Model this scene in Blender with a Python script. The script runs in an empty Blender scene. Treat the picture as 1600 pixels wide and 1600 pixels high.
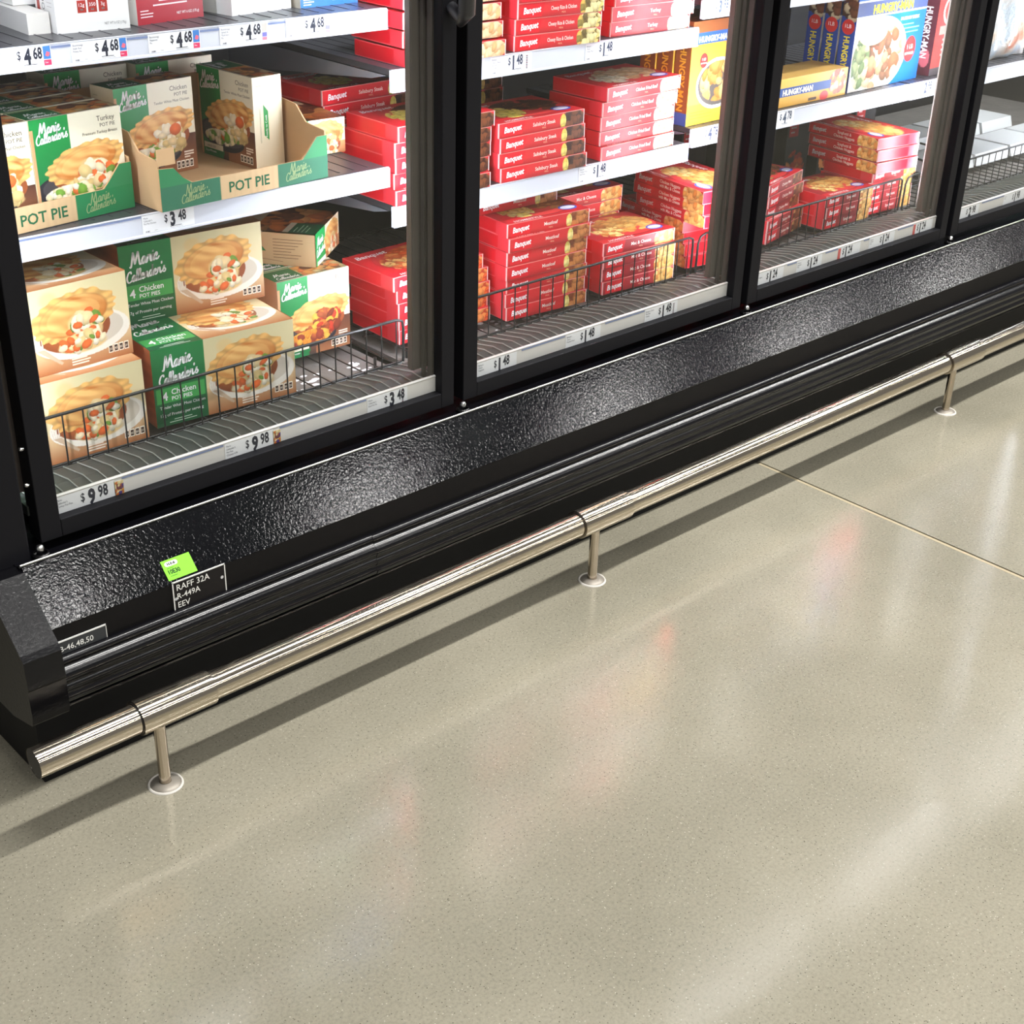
import bpy, math, random
import numpy as np
from mathutils import Vector, Matrix
PI = math.pi
SC = bpy.context.scene
COL = SC.collection
# ------------------------------------------------------------------ camera, world, lights, exposure
def make_camera():
    f, cx, cy, cz = 2156.34, -0.6950, -1.6537, 1.3091
    yaw, pitch, roll = 0.75849, 0.49592, 0.0307
    sy, cyw = math.sin(yaw), math.cos(yaw)
    fw = Vector((sy*math.cos(pitch), cyw*math.cos(pitch), -math.sin(pitch)))
    rt = Vector((cyw, -sy, 0)); up = rt.cross(fw)
    c, s = math.cos(roll), math.sin(roll)
    r2 = c*rt + s*up; u2 = -s*rt + c*up
    M = Matrix((( r2.x, u2.x, -fw.x, cx), (r2.y, u2.y, -fw.y, cy), (r2.z, u2.z, -fw.z, cz), (0, 0, 0, 1)))
    cam = bpy.data.objects.new('camera', bpy.data.cameras.new('camera'))
    cam.data.sensor_width = 36; cam.data.sensor_fit = 'HORIZONTAL'
    cam.data.lens = f*36/1600; cam.data.clip_start = 0.02
    cam.matrix_world = M; COL.objects.link(cam); SC.camera = cam
make_camera()
W = bpy.data.worlds.new('store_ambient'); SC.world = W; W.use_nodes = True
W.node_tree.nodes['Background'].inputs[0].default_value = (1.0, 0.97, 0.92, 1)
W.node_tree.nodes['Background'].inputs[1].default_value = 0.17
LIGHTS = [(3.7, -1.05, 3.9, 8.0, 0.13, 330)]      # x, y, z, length, width, power : fixtures running along the aisle
for i_ in range(7): LIGHTS.append((-2.4+i_*1.85, -2.45, 3.9, 0.60, 0.15, 11))
for i_ in range(5): LIGHTS.append((-2.4+i_*2.4, -4.6, 3.9, 1.8, 0.15, 24))
for i_ in range(5): LIGHTS.append((-2.0+i_*2.4, -7.0, 3.9, 1.8, 0.15, 26))
LIGHTS.append((2.0, 2.2, 4.1, 8.0, 0.13, 50))
for i, (x, y, z, ln, wd, pw) in enumerate(LIGHTS):
    L = bpy.data.lights.new('ceiling_strip', 'AREA'); L.shape = 'RECTANGLE'; L.size = ln; L.size_y = wd
    L.energy = pw; L.color = (1.0, 0.98, 0.95)
    o = bpy.data.objects.new('ceiling_strip', L); o.location = (x, y, z); COL.objects.link(o)
SC.view_settings.view_transform = 'Standard'; SC.view_settings.look = 'None'
SC.view_settings.gamma = 1.0; SC.view_settings.use_curve_mapping = False
SC.view_settings.exposure = 0.30
LED = 62.0
# ------------------------------------------------------------------ helpers
def lin(c):
    c = np.asarray(c, float)
    if c.max() > 1.001: c = c/255.0
    return np.where(c <= 0.04045, c/12.92, ((c+0.055)/1.055)**2.4)
def rgba(c): return (*[float(v) for v in lin(c)], 1.0)
MATS = {}
def mat(name, col, rough=0.5, metal=0.0, spec=0.5, coat=0.0, bump=None, emit=0.0, noise=None, aniso=0):
    if name in MATS: return MATS[name]
    m = bpy.data.materials.new(name); m.use_nodes = True; nt = m.node_tree; p = nt.nodes['Principled BSDF']
    p.inputs['Base Color'].default_value = rgba(col); p.inputs['Roughness'].default_value = rough
    p.inputs['Metallic'].default_value = metal; p.inputs['Specular IOR Level'].default_value = spec
    p.inputs['Coat Weight'].default_value = coat
    if emit:
        p.inputs['Emission Color'].default_value = rgba(col); p.inputs['Emission Strength'].default_value = emit
    tc = nt.nodes.new('ShaderNodeTexCoord')
    if noise:   # (scale, amount) : slight unevenness of colour
        n = nt.nodes.new('ShaderNodeTexNoise'); n.inputs['Scale'].default_value = noise[0]; n.inputs['Detail'].default_value = 4
        nt.links.new(tc.outputs['Object'], n.inputs['Vector'])
        mx = nt.nodes.new('ShaderNodeMix'); mx.data_type = 'RGBA'; mx.inputs[0].default_value = 0.5
        b = np.clip(np.array(rgba(col)[:3])*(1-noise[1]), 0, 1); t = np.clip(np.array(rgba(col)[:3])*(1+noise[1]), 0, 1)
        mx.inputs[6].default_value = (*b, 1); mx.inputs[7].default_value = (*t, 1)
        nt.links.new(n.outputs['Fac'], mx.inputs[0]); nt.links.new(mx.outputs[2], p.inputs['Base Color'])
    if bump:    # (scale, strength, distance, kind)
        if bump[3] == 'leather':
            n = nt.nodes.new('ShaderNodeTexNoise'); n.inputs['Scale'].default_value = bump[0]
            n.inputs['Detail'].default_value = 1.5; n.inputs['Distortion'].default_value = 0.6
            out = n.outputs['Fac']
        elif bump[3] == 'voronoi':
            n = nt.nodes.new('ShaderNodeTexVoronoi'); n.inputs['Scale'].default_value = bump[0]; out = n.outputs['Distance']
        else:
            n = nt.nodes.new('ShaderNodeTexNoise'); n.inputs['Scale'].default_value = bump[0]; n.inputs['Detail'].default_value = 3
            out = n.outputs['Fac']
        nt.links.new(tc.outputs['Object'], n.inputs['Vector'])
        b = nt.nodes.new('ShaderNodeBump'); b.inputs['Strength'].default_value = bump[1]; b.inputs['Distance'].default_value = bump[2]
        nt.links.new(out, b.inputs['Height']); nt.links.new(b.outputs['Normal'], p.inputs['Normal'])
    MATS[name] = m; return m
def print_mat(name, rough=0.38, spec=0.5):
    if name in MATS: return MATS[name]
    m = bpy.data.materials.new(name); m.use_nodes = True; nt = m.node_tree; p = nt.nodes['Principled BSDF']
    a = nt.nodes.new('ShaderNodeAttribute'); a.attribute_name = 'print'
    nt.links.new(a.outputs['Color'], p.inputs['Base Color'])
    p.inputs['Roughness'].default_value = rough; p.inputs['Specular IOR Level'].default_value = spec
    MATS[name] = m; return m
PRINT = print_mat('printed_carton'); PAPER = print_mat('printed_paper', 0.6, 0.3)
class MB:
    def __init__(s): s.v = []; s.f = []; s.sm = []
    def add(s, V, F, smooth=False):
        n = len(s.v); s.v += [tuple(map(float, p)) for p in V]; s.f += [tuple(i+n for i in q) for q in F]; s.sm += [smooth]*len(F); return s
    def box(s, a, b):
        (x0, y0, z0), (x1, y1, z1) = a, b
        V = [(x0,y0,z0),(x1,y0,z0),(x1,y1,z0),(x0,y1,z0),(x0,y0,z1),(x1,y0,z1),(x1,y1,z1),(x0,y1,z1)]
        return s.add(V, [(3,2,1,0),(4,5,6,7),(0,1,5,4),(1,2,6,5),(2,3,7,6),(3,0,4,7)])
    def tube(s, pts, r, seg=8, cap=True):
        pts = [Vector(p) for p in pts]; n = len(pts); V = []; prev = None
        for i, p in enumerate(pts):
            t = (pts[min(i+1, n-1)] - pts[max(i-1, 0)]).normalized()
            if prev is None:
                a = Vector((0, 0, 1)) if abs(t.z) < 0.9 else Vector((1, 0, 0))
                u = t.cross(a).normalized()
            else: u = (prev - t*prev.dot(t)).normalized()
            prev = u; w = t.cross(u)
            rr = r[i] if isinstance(r, (list, tuple)) else r
            V += [p + u*math.cos(2*PI*k/seg)*rr + w*math.sin(2*PI*k/seg)*rr for k in range(seg)]
        F = [(i*seg+k, i*seg+(k+1) % seg, (i+1)*seg+(k+1) % seg, (i+1)*seg+k) for i in range(n-1) for k in range(seg)]
        s.add(V, F, True)
        if cap:
            s.add(V[:seg], [tuple(reversed(range(seg)))]); s.add(V[-seg:], [tuple(range(seg))])
        return s
    def prism(s, prof, x0, x1, smooth=False):      # profile (y,z) closed, swept along X
        n = len(prof); V = [(x0, y, z) for y, z in prof] + [(x1, y, z) for y, z in prof]
        s.add(V, [(i, (i+1) % n, n+(i+1) % n, n+i) for i in range(n)], smooth)
        return s.add(V, [tuple(reversed(range(n))), tuple(range(n, 2*n))])
    def lathe(s, prof, c, seg=32):                 # profile (r,z) about vertical axis at c
        V = []; n = len(prof)
        for r, z in prof: V += [(c[0]+r*math.cos(2*PI*k/seg), c[1]+r*math.sin(2*PI*k/seg), c[2]+z) for k in range(seg)]
        F = [(i*seg+k, i*seg+(k+1) % seg, (i+1)*seg+(k+1) % seg, (i+1)*seg+k) for i in range(n-1) for k in range(seg)]
        return s.add(V, F, True)
    def build(s, name, m, parent=None, bevel=0.0):
        me = bpy.data.meshes.new(name); me.from_pydata(s.v, [], s.f); me.validate()
        me.polygons.foreach_set('use_smooth', s.sm[:len(me.polygons)] + [False]*max(0, len(me.polygons)-len(s.sm)))
        me.materials.append(m); me.update()
        o = bpy.data.objects.new(name, me); COL.objects.link(o)
        if parent: o.parent = parent
        if bevel:
            b = o.modifiers.new('bevel', 'BEVEL'); b.width = bevel; b.segments = 2; b.limit_method = 'ANGLE'; b.angle_limit = math.radians(50)
        return o
def empty(name, loc=(0, 0, 0), rz=0):
    o = bpy.data.objects.new(name, None); o.location = loc; o.rotation_euler[2] = rz; o.empty_display_size = 0.05
    COL.objects.link(o); return o
LABELS = set()
def tag(o, label, cat, group=None):
    assert label not in LABELS or group, label
    LABELS.add(label); o['label'] = label; o['category'] = cat
    if group: o['group'] = group
    return o
def structure(o): o['kind'] = 'structure'; return o
# ---- lettering -------------------------------------------------------------
_TX = {}
def text_geo(s, bold=0.0):
    k = (s, bold)
    if k in _TX: return _TX[k]
    cu = bpy.data.curves.new('t', 'FONT'); cu.body = s; cu.size = 1.0; cu.offset = bold; cu.resolution_u = 2
    o = bpy.data.objects.new('t', cu); COL.objects.link(o)
    dg = bpy.context.evaluated_depsgraph_get(); e = o.evaluated_get(dg); me = e.to_mesh()
    V = np.array([(v.co.x, v.co.y) for v in me.vertices]).reshape(-1, 2); F = [tuple(p.vertices) for p in me.polygons]
    e.to_mesh_clear(); bpy.data.objects.remove(o); bpy.data.curves.remove(cu)
    if len(V):
        V = V - np.array([V[:, 0].min(), 0])
    _TX[k] = (V, F); return V, F
def _cr(P, n=6):
    P = np.array(P, float); Q = np.vstack([2*P[0]-P[1], P, 2*P[-1]-P[-2]]); out = []
    for i in range(1, len(Q)-2):
        for t in np.linspace(0, 1, n, endpoint=False):
            a, b, c, d = Q[i-1:i+3]
            out.append(0.5*((2*b)+(c-a)*t+(2*a-5*b+4*c-d)*t*t+(3*b-a-3*c+d)*t**3))
    out.append(P[-1]); return np.array(out)
SCR = {'M': ([[(-.1,.05),(.1,.1),(.55,1.8),(.62,1.85),(.7,.5),(.78,.45),(1.3,1.8),(1.38,1.8),(1.45,.3),(1.6,.05),(1.85,.25)]], 1.8),
 'C': ([[(.95,1.45),(.85,1.8),(.45,1.6),(.1,.8),(.25,.1),(.65,.05),(1.05,.4)]], 1.0),
 'a': ([[(.62,.9),(.35,1.0),(.05,.5),(.15,.05),(.4,.15),(.65,.9),(.6,.2),(.72,.02),(.95,.3)]], .9),
 'r': ([[(0,.3),(.2,1.0),(.25,.85),(.5,.95),(.48,.25),(.6,.02),(.85,.3)]], .8),
 'i': ([[(.0,.3),(.15,.95),(.12,.2),(.22,.02),(.45,.3)], [(.2,1.3),(.24,1.38)]], .42),
 'e': ([[(0,.35),(.35,.65),(.3,1.0),(.08,.7),(.08,.2),(.3,0),(.65,.3)]], .62),
 'l': ([[(0,.3),(.35,1.5),(.28,1.9),(.12,1.4),(.1,.25),(.22,.02),(.45,.3)]], .42),
 'n': ([[(0,.3),(.15,.95),(.12,.05),(.3,.8),(.5,.95),(.5,.2),(.62,.02),(.85,.3)]], .82),
 'd': ([[(.55,.9),(.3,1.0),(.03,.5),(.12,.05),(.38,.15),(.65,.95),(.78,1.9),(.6,.25),(.72,.02),(.95,.3)]], .9),
 "'": ([[(.15,1.85),(.1,1.55)]], .2),
 's': ([[(0,.3),(.35,1.05),(.3,.7),(.5,.35),(.3,0),(.05,.1)]], .6)}
def script_geo(word, w=0.24):
    V = []; F = []; x = 0
    for ch in word:
        st, adv = SCR[ch]
        for pl in st:
            P = _cr(pl); P[:, 0] += x; T = np.gradient(P, axis=0); T /= np.linalg.norm(T, axis=1)[:, None]+1e-9
            N = np.stack([-T[:, 1], T[:, 0]], 1); ww = w*(0.62+0.38*np.abs(T[:, 1]))[:, None]/2
            a = len(V); V += list(P+N*ww) + list(P-N*ww); n = len(P)
            F += [(a+i, a+i+1, a+n+i+1, a+n+i) for i in range(n-1)]
            for q in (P[0], P[-1]):
                b = len(V); V += [q+np.array([math.cos(t), math.sin(t)])*w*0.4 for t in np.linspace(0, 2*PI, 8, endpoint=False)]; F.append(tuple(range(b, b+8)))
        x += adv
    V = np.array(V); V[:, 0] += V[:, 1]*0.12
    return V, F
class Cv:
    """A printed face: pixel canvas (metres, origin bottom left) plus crisp lettering laid over it."""
    def __init__(s, w, h, ppm=1000, bg=(255, 255, 255)):
        s.w, s.h = w, h; s.nx = max(2, int(round(w*ppm))); s.ny = max(2, int(round(h*ppm)))
        s.X, s.Y = np.meshgrid((np.arange(s.nx))/(s.nx-1)*w, (np.arange(s.ny))/(s.ny-1)*h)
        s.a = np.ones((s.ny, s.nx, 3))*lin(bg); s.over = []
    def mask(s, m, c, al=1.0):
        c = lin(c) if not (isinstance(c, np.ndarray) and c.ndim == 3) else c
        k = (np.clip(m.astype(float), 0, 1)*al)[..., None]; s.a = s.a*(1-k)+c*k; return s
    def rect(s, x0, y0, x1, y1, c, al=1.0): return s.mask((s.X >= x0) & (s.X <= x1) & (s.Y >= y0) & (s.Y <= y1), c, al)
    def poly(s, P, c, al=1.0):
        m = np.zeros(s.X.shape, bool); n = len(P)
        for i in range(n):
            (xa, ya), (xb, yb) = P[i], P[(i+1) % n]
            if ya == yb: continue
            m ^= ((s.Y > min(ya, yb)) & (s.Y <= max(ya, yb)) & (s.X < (xb-xa)*(s.Y-ya)/(yb-ya)+xa))
        return s.mask(m, c, al)
    def ell(s, cx, cy, rx, ry, c, al=1.0, rot=0.0, soft=0.0):
        ca, sa = math.cos(rot), math.sin(rot); dx, dy = s.X-cx, s.Y-cy
        d = np.sqrt(((dx*ca+dy*sa)/rx)**2+((-dx*sa+dy*ca)/ry)**2)
        m = np.clip((1-d)/max(soft, 1e-3)+0.5*(soft == 0), 0, 1) if soft else (d <= 1)
        return s.mask(m, c, al)
    def vgrad(s, c0, c1, y0=0, y1=None, x0=-1, x1=9):
        y1 = y1 or s.h; t = np.clip((s.Y-y0)/(y1-y0), 0, 1)[..., None]
        return s.mask((s.X >= x0) & (s.X <= x1) & (s.Y >= y0) & (s.Y <= y1), lin(c0)*(1-t)+lin(c1)*t)
    def grain(s, amt=0.1, sx=40, sy=400, seed=0, region=None):
        r = np.random.RandomState(seed); n = np.zeros(s.X.shape)
        for k in range(7): n += np.sin(s.X*sx*r.uniform(.4, 2)+s.Y*sy*r.uniform(.4, 1.6)+r.uniform(0, 6)+2*np.sin(s.X*r.uniform(10, 60)+r.uniform(0, 6)))/4
        m = np.ones_like(n) if region is None else region
        s.a = s.a*(1+amt*(n*m)[..., None]); return s
    def text(s, t, x, y, size, c=(255, 255, 255), sx=1.0, bold=0.0, shear=0.0, rot=0.0, al='l', lift=0.00025, wmax=None):
        V, F = text_geo(t, bold)
        if not len(V): return s
        V = V*np.array([sx, 1.0])*size; V = V+np.stack([V[:, 1]*shear, 0*V[:, 1]], 1)
        wd = V[:, 0].max()
        if wmax and wd > wmax: V = V*np.array([wmax/wd, 1]); wd = wmax
        if al == 'c': V = V-np.array([wd/2, 0])
        if al == 'r': V = V-np.array([wd, 0])
        ca, sa = math.cos(rot), math.sin(rot); V = V@np.array([[ca, sa], [-sa, ca]])+np.array([x, y])
        s.over.append((V, F, lin(c), lift)); return s
    def script(s, word, x, y, width, c=(255, 255, 255), rot=0.12, w=0.26, lift=0.00025):
        V, F = script_geo(word, w); V = V*(width/V[:, 0].max()); ca, sa = math.cos(rot), math.sin(rot)
        V = V@np.array([[ca, sa], [-sa, ca]])+np.array([x, y]); s.over.append((V, F, lin(c), lift)); return s
    def shape(s, P, c, lift=0.00015): s.over.append((np.array(P, float), [tuple(range(len(P)))], lin(c), lift)); return s
    def lines(s, x, y, w, n, dy, th, c, al='l', seed=1):
        r = random.Random(seed)
        for i in range(n):
            ww = w*r.uniform(.55, 1); x0 = x if al == 'l' else (x-ww if al == 'r' else x-ww/2); s.shape([(x0, y-i*dy), (x0+ww, y-i*dy), (x0+ww, y-i*dy+th), (x0, y-i*dy+th)], c)
        return s
    # food ----------------------------------------------------------------
    def blobs(s, cx, cy, rx, ry, pal, n, size, seed=0, asp=(0.5, 1.0), clip=True, angs=(0, PI)):
        r = random.Random(seed); base = ((s.X-cx)/rx)**2+((s.Y-cy)/ry)**2
        for i in range(n):
            a, q = r.uniform(0, 2*PI), math.sqrt(r.random()); x, y = cx+rx*q*math.cos(a), cy+ry*q*math.sin(a)
            sz = size*r.uniform(.6, 1.2); c = np.array(pal[r.randrange(len(pal))], float); rt = r.uniform(*angs); ap = r.uniform(*asp)
            ix = (np.abs(s.X[0]-x) < sz*1.3).nonzero()[0]; iy = (np.abs(s.Y[:, 0]-y) < sz*1.3).nonzero()[0]
            if not len(ix) or not len(iy): continue
            sl = (slice(iy[0], iy[-1]+1), slice(ix[0], ix[-1]+1)); dx, dy = s.X[sl]-x, s.Y[sl]-y
            ca, sa = math.cos(rt), math.sin(rt); u, v = (dx*ca+dy*sa)/sz, (-dx*sa+dy*ca)/(sz*ap)
            d = np.sqrt(u*u+v*v); m = (d < 1) & ((base[sl] < 1.0) if clip else True)
            sh = np.clip(1.12-0.38*d+0.25*(dy/sz), 0.45, 1.3)[..., None]
            k = m[..., None].astype(float); s.a[sl] = s.a[sl]*(1-k)+np.clip(lin(c)*sh, 0, 1)*k
        return s
    def crust(s, cx, cy, rx, ry, seed=0, hole=True, filling='chicken', tin=True):
        """a crimped pot pie with an opened side and its filling spilling out"""
        r = np.random.RandomState(seed); ang = 0.16
        if tin:
            s.ell(cx-rx*.02, cy-ry*0.62, rx*0.84, ry*0.92, (150, 78, 40)); s.ell(cx-rx*.15, cy-ry*0.80, rx*0.62, ry*0.60, (196, 112, 60), .7, soft=.6)
        dx, dy = (s.X-cx), (s.Y-cy); dx, dy = (dx*math.cos(ang)+dy*math.sin(ang))/rx, (-dx*math.sin(ang)+dy*math.cos(ang))/ry
        th = np.arctan2(dy, dx); d = np.sqrt(dx*dx+dy*dy); wob = th*17+1.2*np.sin(th*3+seed)+0.8*np.sin(th*5)
        edge = 1+0.035*np.sin(wob)+0.02*np.sin(th*7)
        n = sum(np.sin(dx*r.uniform(3, 17)+dy*r.uniform(3, 17)+r.uniform(0, 6))*0.2 for _ in range(14))
        mid = lin((234, 162, 78)); hi = lin((252, 208, 134)); lo = lin((190, 104, 38))
        t = np.clip(0.55+0.40*n+0.40*dy-0.28*dx-0.25*(d > .62)*(d < .8), 0, 1)[..., None]; body = (lo*(1-t)+hi*t)*0.72+mid*0.28
        fl = np.clip(0.88+0.17*np.sin(wob)+0.10*n, 0.5, 1.08)[..., None]; rim = np.clip((d-.78)/.06, 0, 1)[..., None]
        body = body*(1-rim)+(lin((242, 186, 108))*fl)*rim; body = body*(1-0.22*np.exp(-((d-.80)/.03)**2))[..., None]
        s.mask(d < edge, body)
        if hole:
            hx, hy = cx+rx*0.24, cy-ry*0.68
            pal = {'chicken': [(250, 236, 204), (240, 214, 160), (236, 112, 52), (116, 156, 60), (250, 240, 214), (222, 190, 126), (232, 204, 140), (244, 226, 186)],
                   'beef': [(150, 70, 40), (120, 52, 32), (226, 120, 50), (170, 90, 52), (236, 176, 70), (190, 60, 40)]}[filling]
            c0 = (224, 190, 130) if filling == 'chicken' else (110, 50, 30)
            s.ell(hx, hy+ry*.1, rx*0.44, ry*0.66, c0, rot=-0.5, soft=.12); s.ell(hx-rx*.1, hy-ry*.62, rx*.60, ry*.38, c0, soft=.15)
            s.blobs(hx, hy+ry*.05, rx*0.38, ry*0.58, pal, 44, rx*0.155, seed+3, asp=(.45, .85), clip=False)
            s.blobs(hx-rx*0.12, hy-ry*0.50, rx*0.50, ry*0.28, pal, 44, rx*0.135, seed+5, asp=(.45, .85), clip=False)
        return s
def grid_face(cv, O, U, Vv, N):
    O, U, Vv, N = [np.array(q, float) for q in (O, U, Vv, N)]
    P = O+cv.X[..., None]*U+cv.Y[..., None]*Vv; ny, nx = cv.ny, cv.nx
    idx = np.arange(nx*ny).reshape(ny, nx)
    F = np.stack([idx[:-1, :-1], idx[:-1, 1:], idx[1:, 1:], idx[1:, :-1]], -1).reshape(-1, 4)
    return P.reshape(-1, 3), F.tolist(), cv.a.reshape(-1, 3)
def printed_mesh(name, faces, m=None, extra=None):
    """faces: list of (canvas or colour, w, h, O, U, V, N)"""
    VV, FF, CC = [], [], []; n = 0
    for cv, w, h, O, U, Vv, N in faces:
        if not isinstance(cv, Cv):
            c = cv; cv = Cv.__new__(Cv); cv.w, cv.h, cv.nx, cv.ny = w, h, 2, 2; cv.X, cv.Y = np.meshgrid([0, w], [0, h]); cv.a = np.ones((2, 2, 3))*lin(c); cv.over = []
        P, F, C = grid_face(cv, O, U, Vv, N); VV.append(P); FF += [tuple(i+n for i in q) for q in F]; CC.append(C); n += len(P)
        for V2, F2, c2, lf in cv.over:
            P2 = np.array(O, float)+V2[:, :1]*np.array(U, float)+V2[:, 1:2]*np.array(Vv, float)+np.array(N, float)*lf
            VV.append(P2); FF += [tuple(i+n for i in q) for q in F2]; CC.append(np.ones((len(P2), 3))*c2); n += len(P2)
    V = np.concatenate(VV); C = np.clip(np.concatenate(CC), 0, 1); me = bpy.data.meshes.new(name); me.from_pydata(V.tolist(), [], FF)
    at = me.color_attributes.new('print', 'FLOAT_COLOR', 'POINT'); at.data.foreach_set('color', np.concatenate([C, np.ones((len(C), 1))], 1).ravel().astype(np.float32))
    me.materials.append(m or PRINT); me.update(); return me
def carton(name, w, d, h, front, top=(200, 30, 40), left=(200, 30, 40), right=None, back=None, bottom=None):
    right = left if right is None else right; back = right if back is None else back; bottom = back if bottom is None else bottom
    if isinstance(back, Cv): back = (200, 200, 190)
    if isinstance(bottom, Cv): bottom = (200, 200, 190)
    X, Y, Z = (1, 0, 0), (0, 1, 0), (0, 0, 1); nX, nY, nZ = (-1, 0, 0), (0, -1, 0), (0, 0, -1)
    return printed_mesh(name, [(front, w, h, (0, 0, 0), X, Z, nY), (top, w, d, (0, 0, h), X, Y, Z), (left, d, h, (0, d, 0), nY, Z, nX),
                               (right, d, h, (w, 0, 0), Y, Z, X), (back, w, h, (w, d, 0), nX, Z, Y), (bottom, w, d, (0, d, 0), X, nY, nZ)])
def put(name, me, x, y, z, yaw, label, cat, group=None, rx=0, ry=0):
    o = bpy.data.objects.new(name, me); o.location = (x, y, z); o.rotation_euler = (math.radians(rx), math.radians(ry), math.radians(yaw))
    COL.objects.link(o); return tag(o, label, cat, group)
ORD = ['lowest', 'second from the bottom', 'third from the bottom', 'fourth from the bottom', 'fifth from the bottom', 'sixth from the bottom', 'seventh from the bottom', 'eighth from the bottom']
def stack(name, me, h, n, x, y, z, yaw, what, where, group, jit=0.004, seed=0, start=0, skip=(), dx=0, dy=0):
    r = random.Random(seed+int(x*1000)); out = []
    for i in range(n):
        jx, jy, ja = r.uniform(-jit, jit), r.uniform(-jit, jit), r.uniform(-1.2, 1.2)
        if i in skip: continue
        o_ = 'topmost' if i == n-1 else ORD[i]
        out.append(put(name, me, x+jx+dx*i, y+jy+dy*i, z+i*(h+0.0004), yaw+ja, f"{what}, {o_} of {where}", 'frozen meal box', group))
    return out
# ------------------------------------------------------------------ materials
BLACKP = mat('black_powdercoat', (30, 30, 34), 0.42, spec=0.4, bump=(900, 0.05, 0.001, 'noise'))
FRAMEM = mat('door_frame_black', (22, 22, 26), 0.5, spec=0.16)
LEATH = mat('textured_black_panel', (11, 12, 15), 0.11, spec=0.42, bump=(220, 0.27, 0.0010, 'leather'))
BANDM = mat('satin_black_band', (18, 17, 18), 0.5, spec=0.14)
BUMPM = mat('black_rubber_bumper', (12, 12, 16), 0.17, spec=0.42)
KICKM = mat('black_kick', (11, 12, 15), 0.5, spec=0.16)
STEEL = mat('brushed_steel', (208, 197, 180), 0.13, metal=1.0)
STEELP = mat('post_steel', (196, 184, 168), 0.18, metal=1.0)
CHROME = mat('bright_bolt', (225, 225, 225), 0.15, metal=1.0, bump=(300, 0.6, 0.002, 'noise'))
DARK = mat('dark_end', (34, 32, 32), 0.5)
WHITER = mat('white_price_rail', (216, 219, 230), 0.45)
CLEAR = mat('clear_rail_end', (176, 190, 228), 0.2)
SHELFM = mat('grey_shelf', (74, 74, 80), 0.35, metal=0.3)
INNER = mat('case_liner', (24, 24, 29), 0.5)
PANM = mat('rack_pan', (116, 112, 108), 0.5, noise=(14, 0.35), bump=(60, 0.4, 0.004, 'noise'))
WIREM = mat('black_wire', (26, 27, 28), 0.35)
GRILLE = mat('dark_grille', (52, 56, 53), 0.5)
RIB = mat('grille_rib', (134, 138, 132), 0.45)
FROST = mat('frost', (240, 244, 248), 0.6)
MULL = mat('mullion_metal', (104, 96, 90), 0.42, metal=0.3)
CARD = mat('kraft_cardboard', (204, 166, 122), 0.8, noise=(30, 0.06))
LEDM = mat('led_diffuser', (236, 242, 255), 0.5, emit=LED)
def glass_mat():
    m = bpy.data.materials.new('door_glass'); m.use_nodes = True; nt = m.node_tree; nt.nodes.clear()
    out = nt.nodes.new('ShaderNodeOutputMaterial'); t = nt.nodes.new('ShaderNodeBsdfTransparent'); t.inputs[0].default_value = (0.95, 0.96, 0.96, 1)
    g = nt.nodes.new('ShaderNodeBsdfGlossy'); g.inputs['Roughness'].default_value = 0.03; g.inputs['Color'].default_value = (1, 1, 1, 1)
    ge = nt.nodes.new('ShaderNodeNewGeometry'); dt = nt.nodes.new('ShaderNodeVectorMath'); dt.operation = 'DOT_PRODUCT'
    nt.links.new(ge.outputs['Normal'], dt.inputs[0]); nt.links.new(ge.outputs['Incoming'], dt.inputs[1])
    def mt(op, x, y=None):
        n = nt.nodes.new('ShaderNodeMath'); n.operation = op
        for i, q in enumerate((x, y)):
            if q is None: continue
            if isinstance(q, (int, float)): n.inputs[i].default_value = q
            else: nt.links.new(q, n.inputs[i])
        return n.outputs[0]
    fr = mt('ADD', mt('MULTIPLY', mt('POWER', mt('SUBTRACT', 1.0, mt('ABSOLUTE', dt.outputs['Value'])), 5.0), 0.90), 0.022)
    mx = nt.nodes.new('ShaderNodeMixShader'); nt.links.new(fr, mx.inputs[0]); nt.links.new(t.outputs[0], mx.inputs[1]); nt.links.new(g.outputs[0], mx.inputs[2])
    nt.links.new(mx.outputs[0], out.inputs[0]); return m
GLASS = glass_mat()
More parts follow.
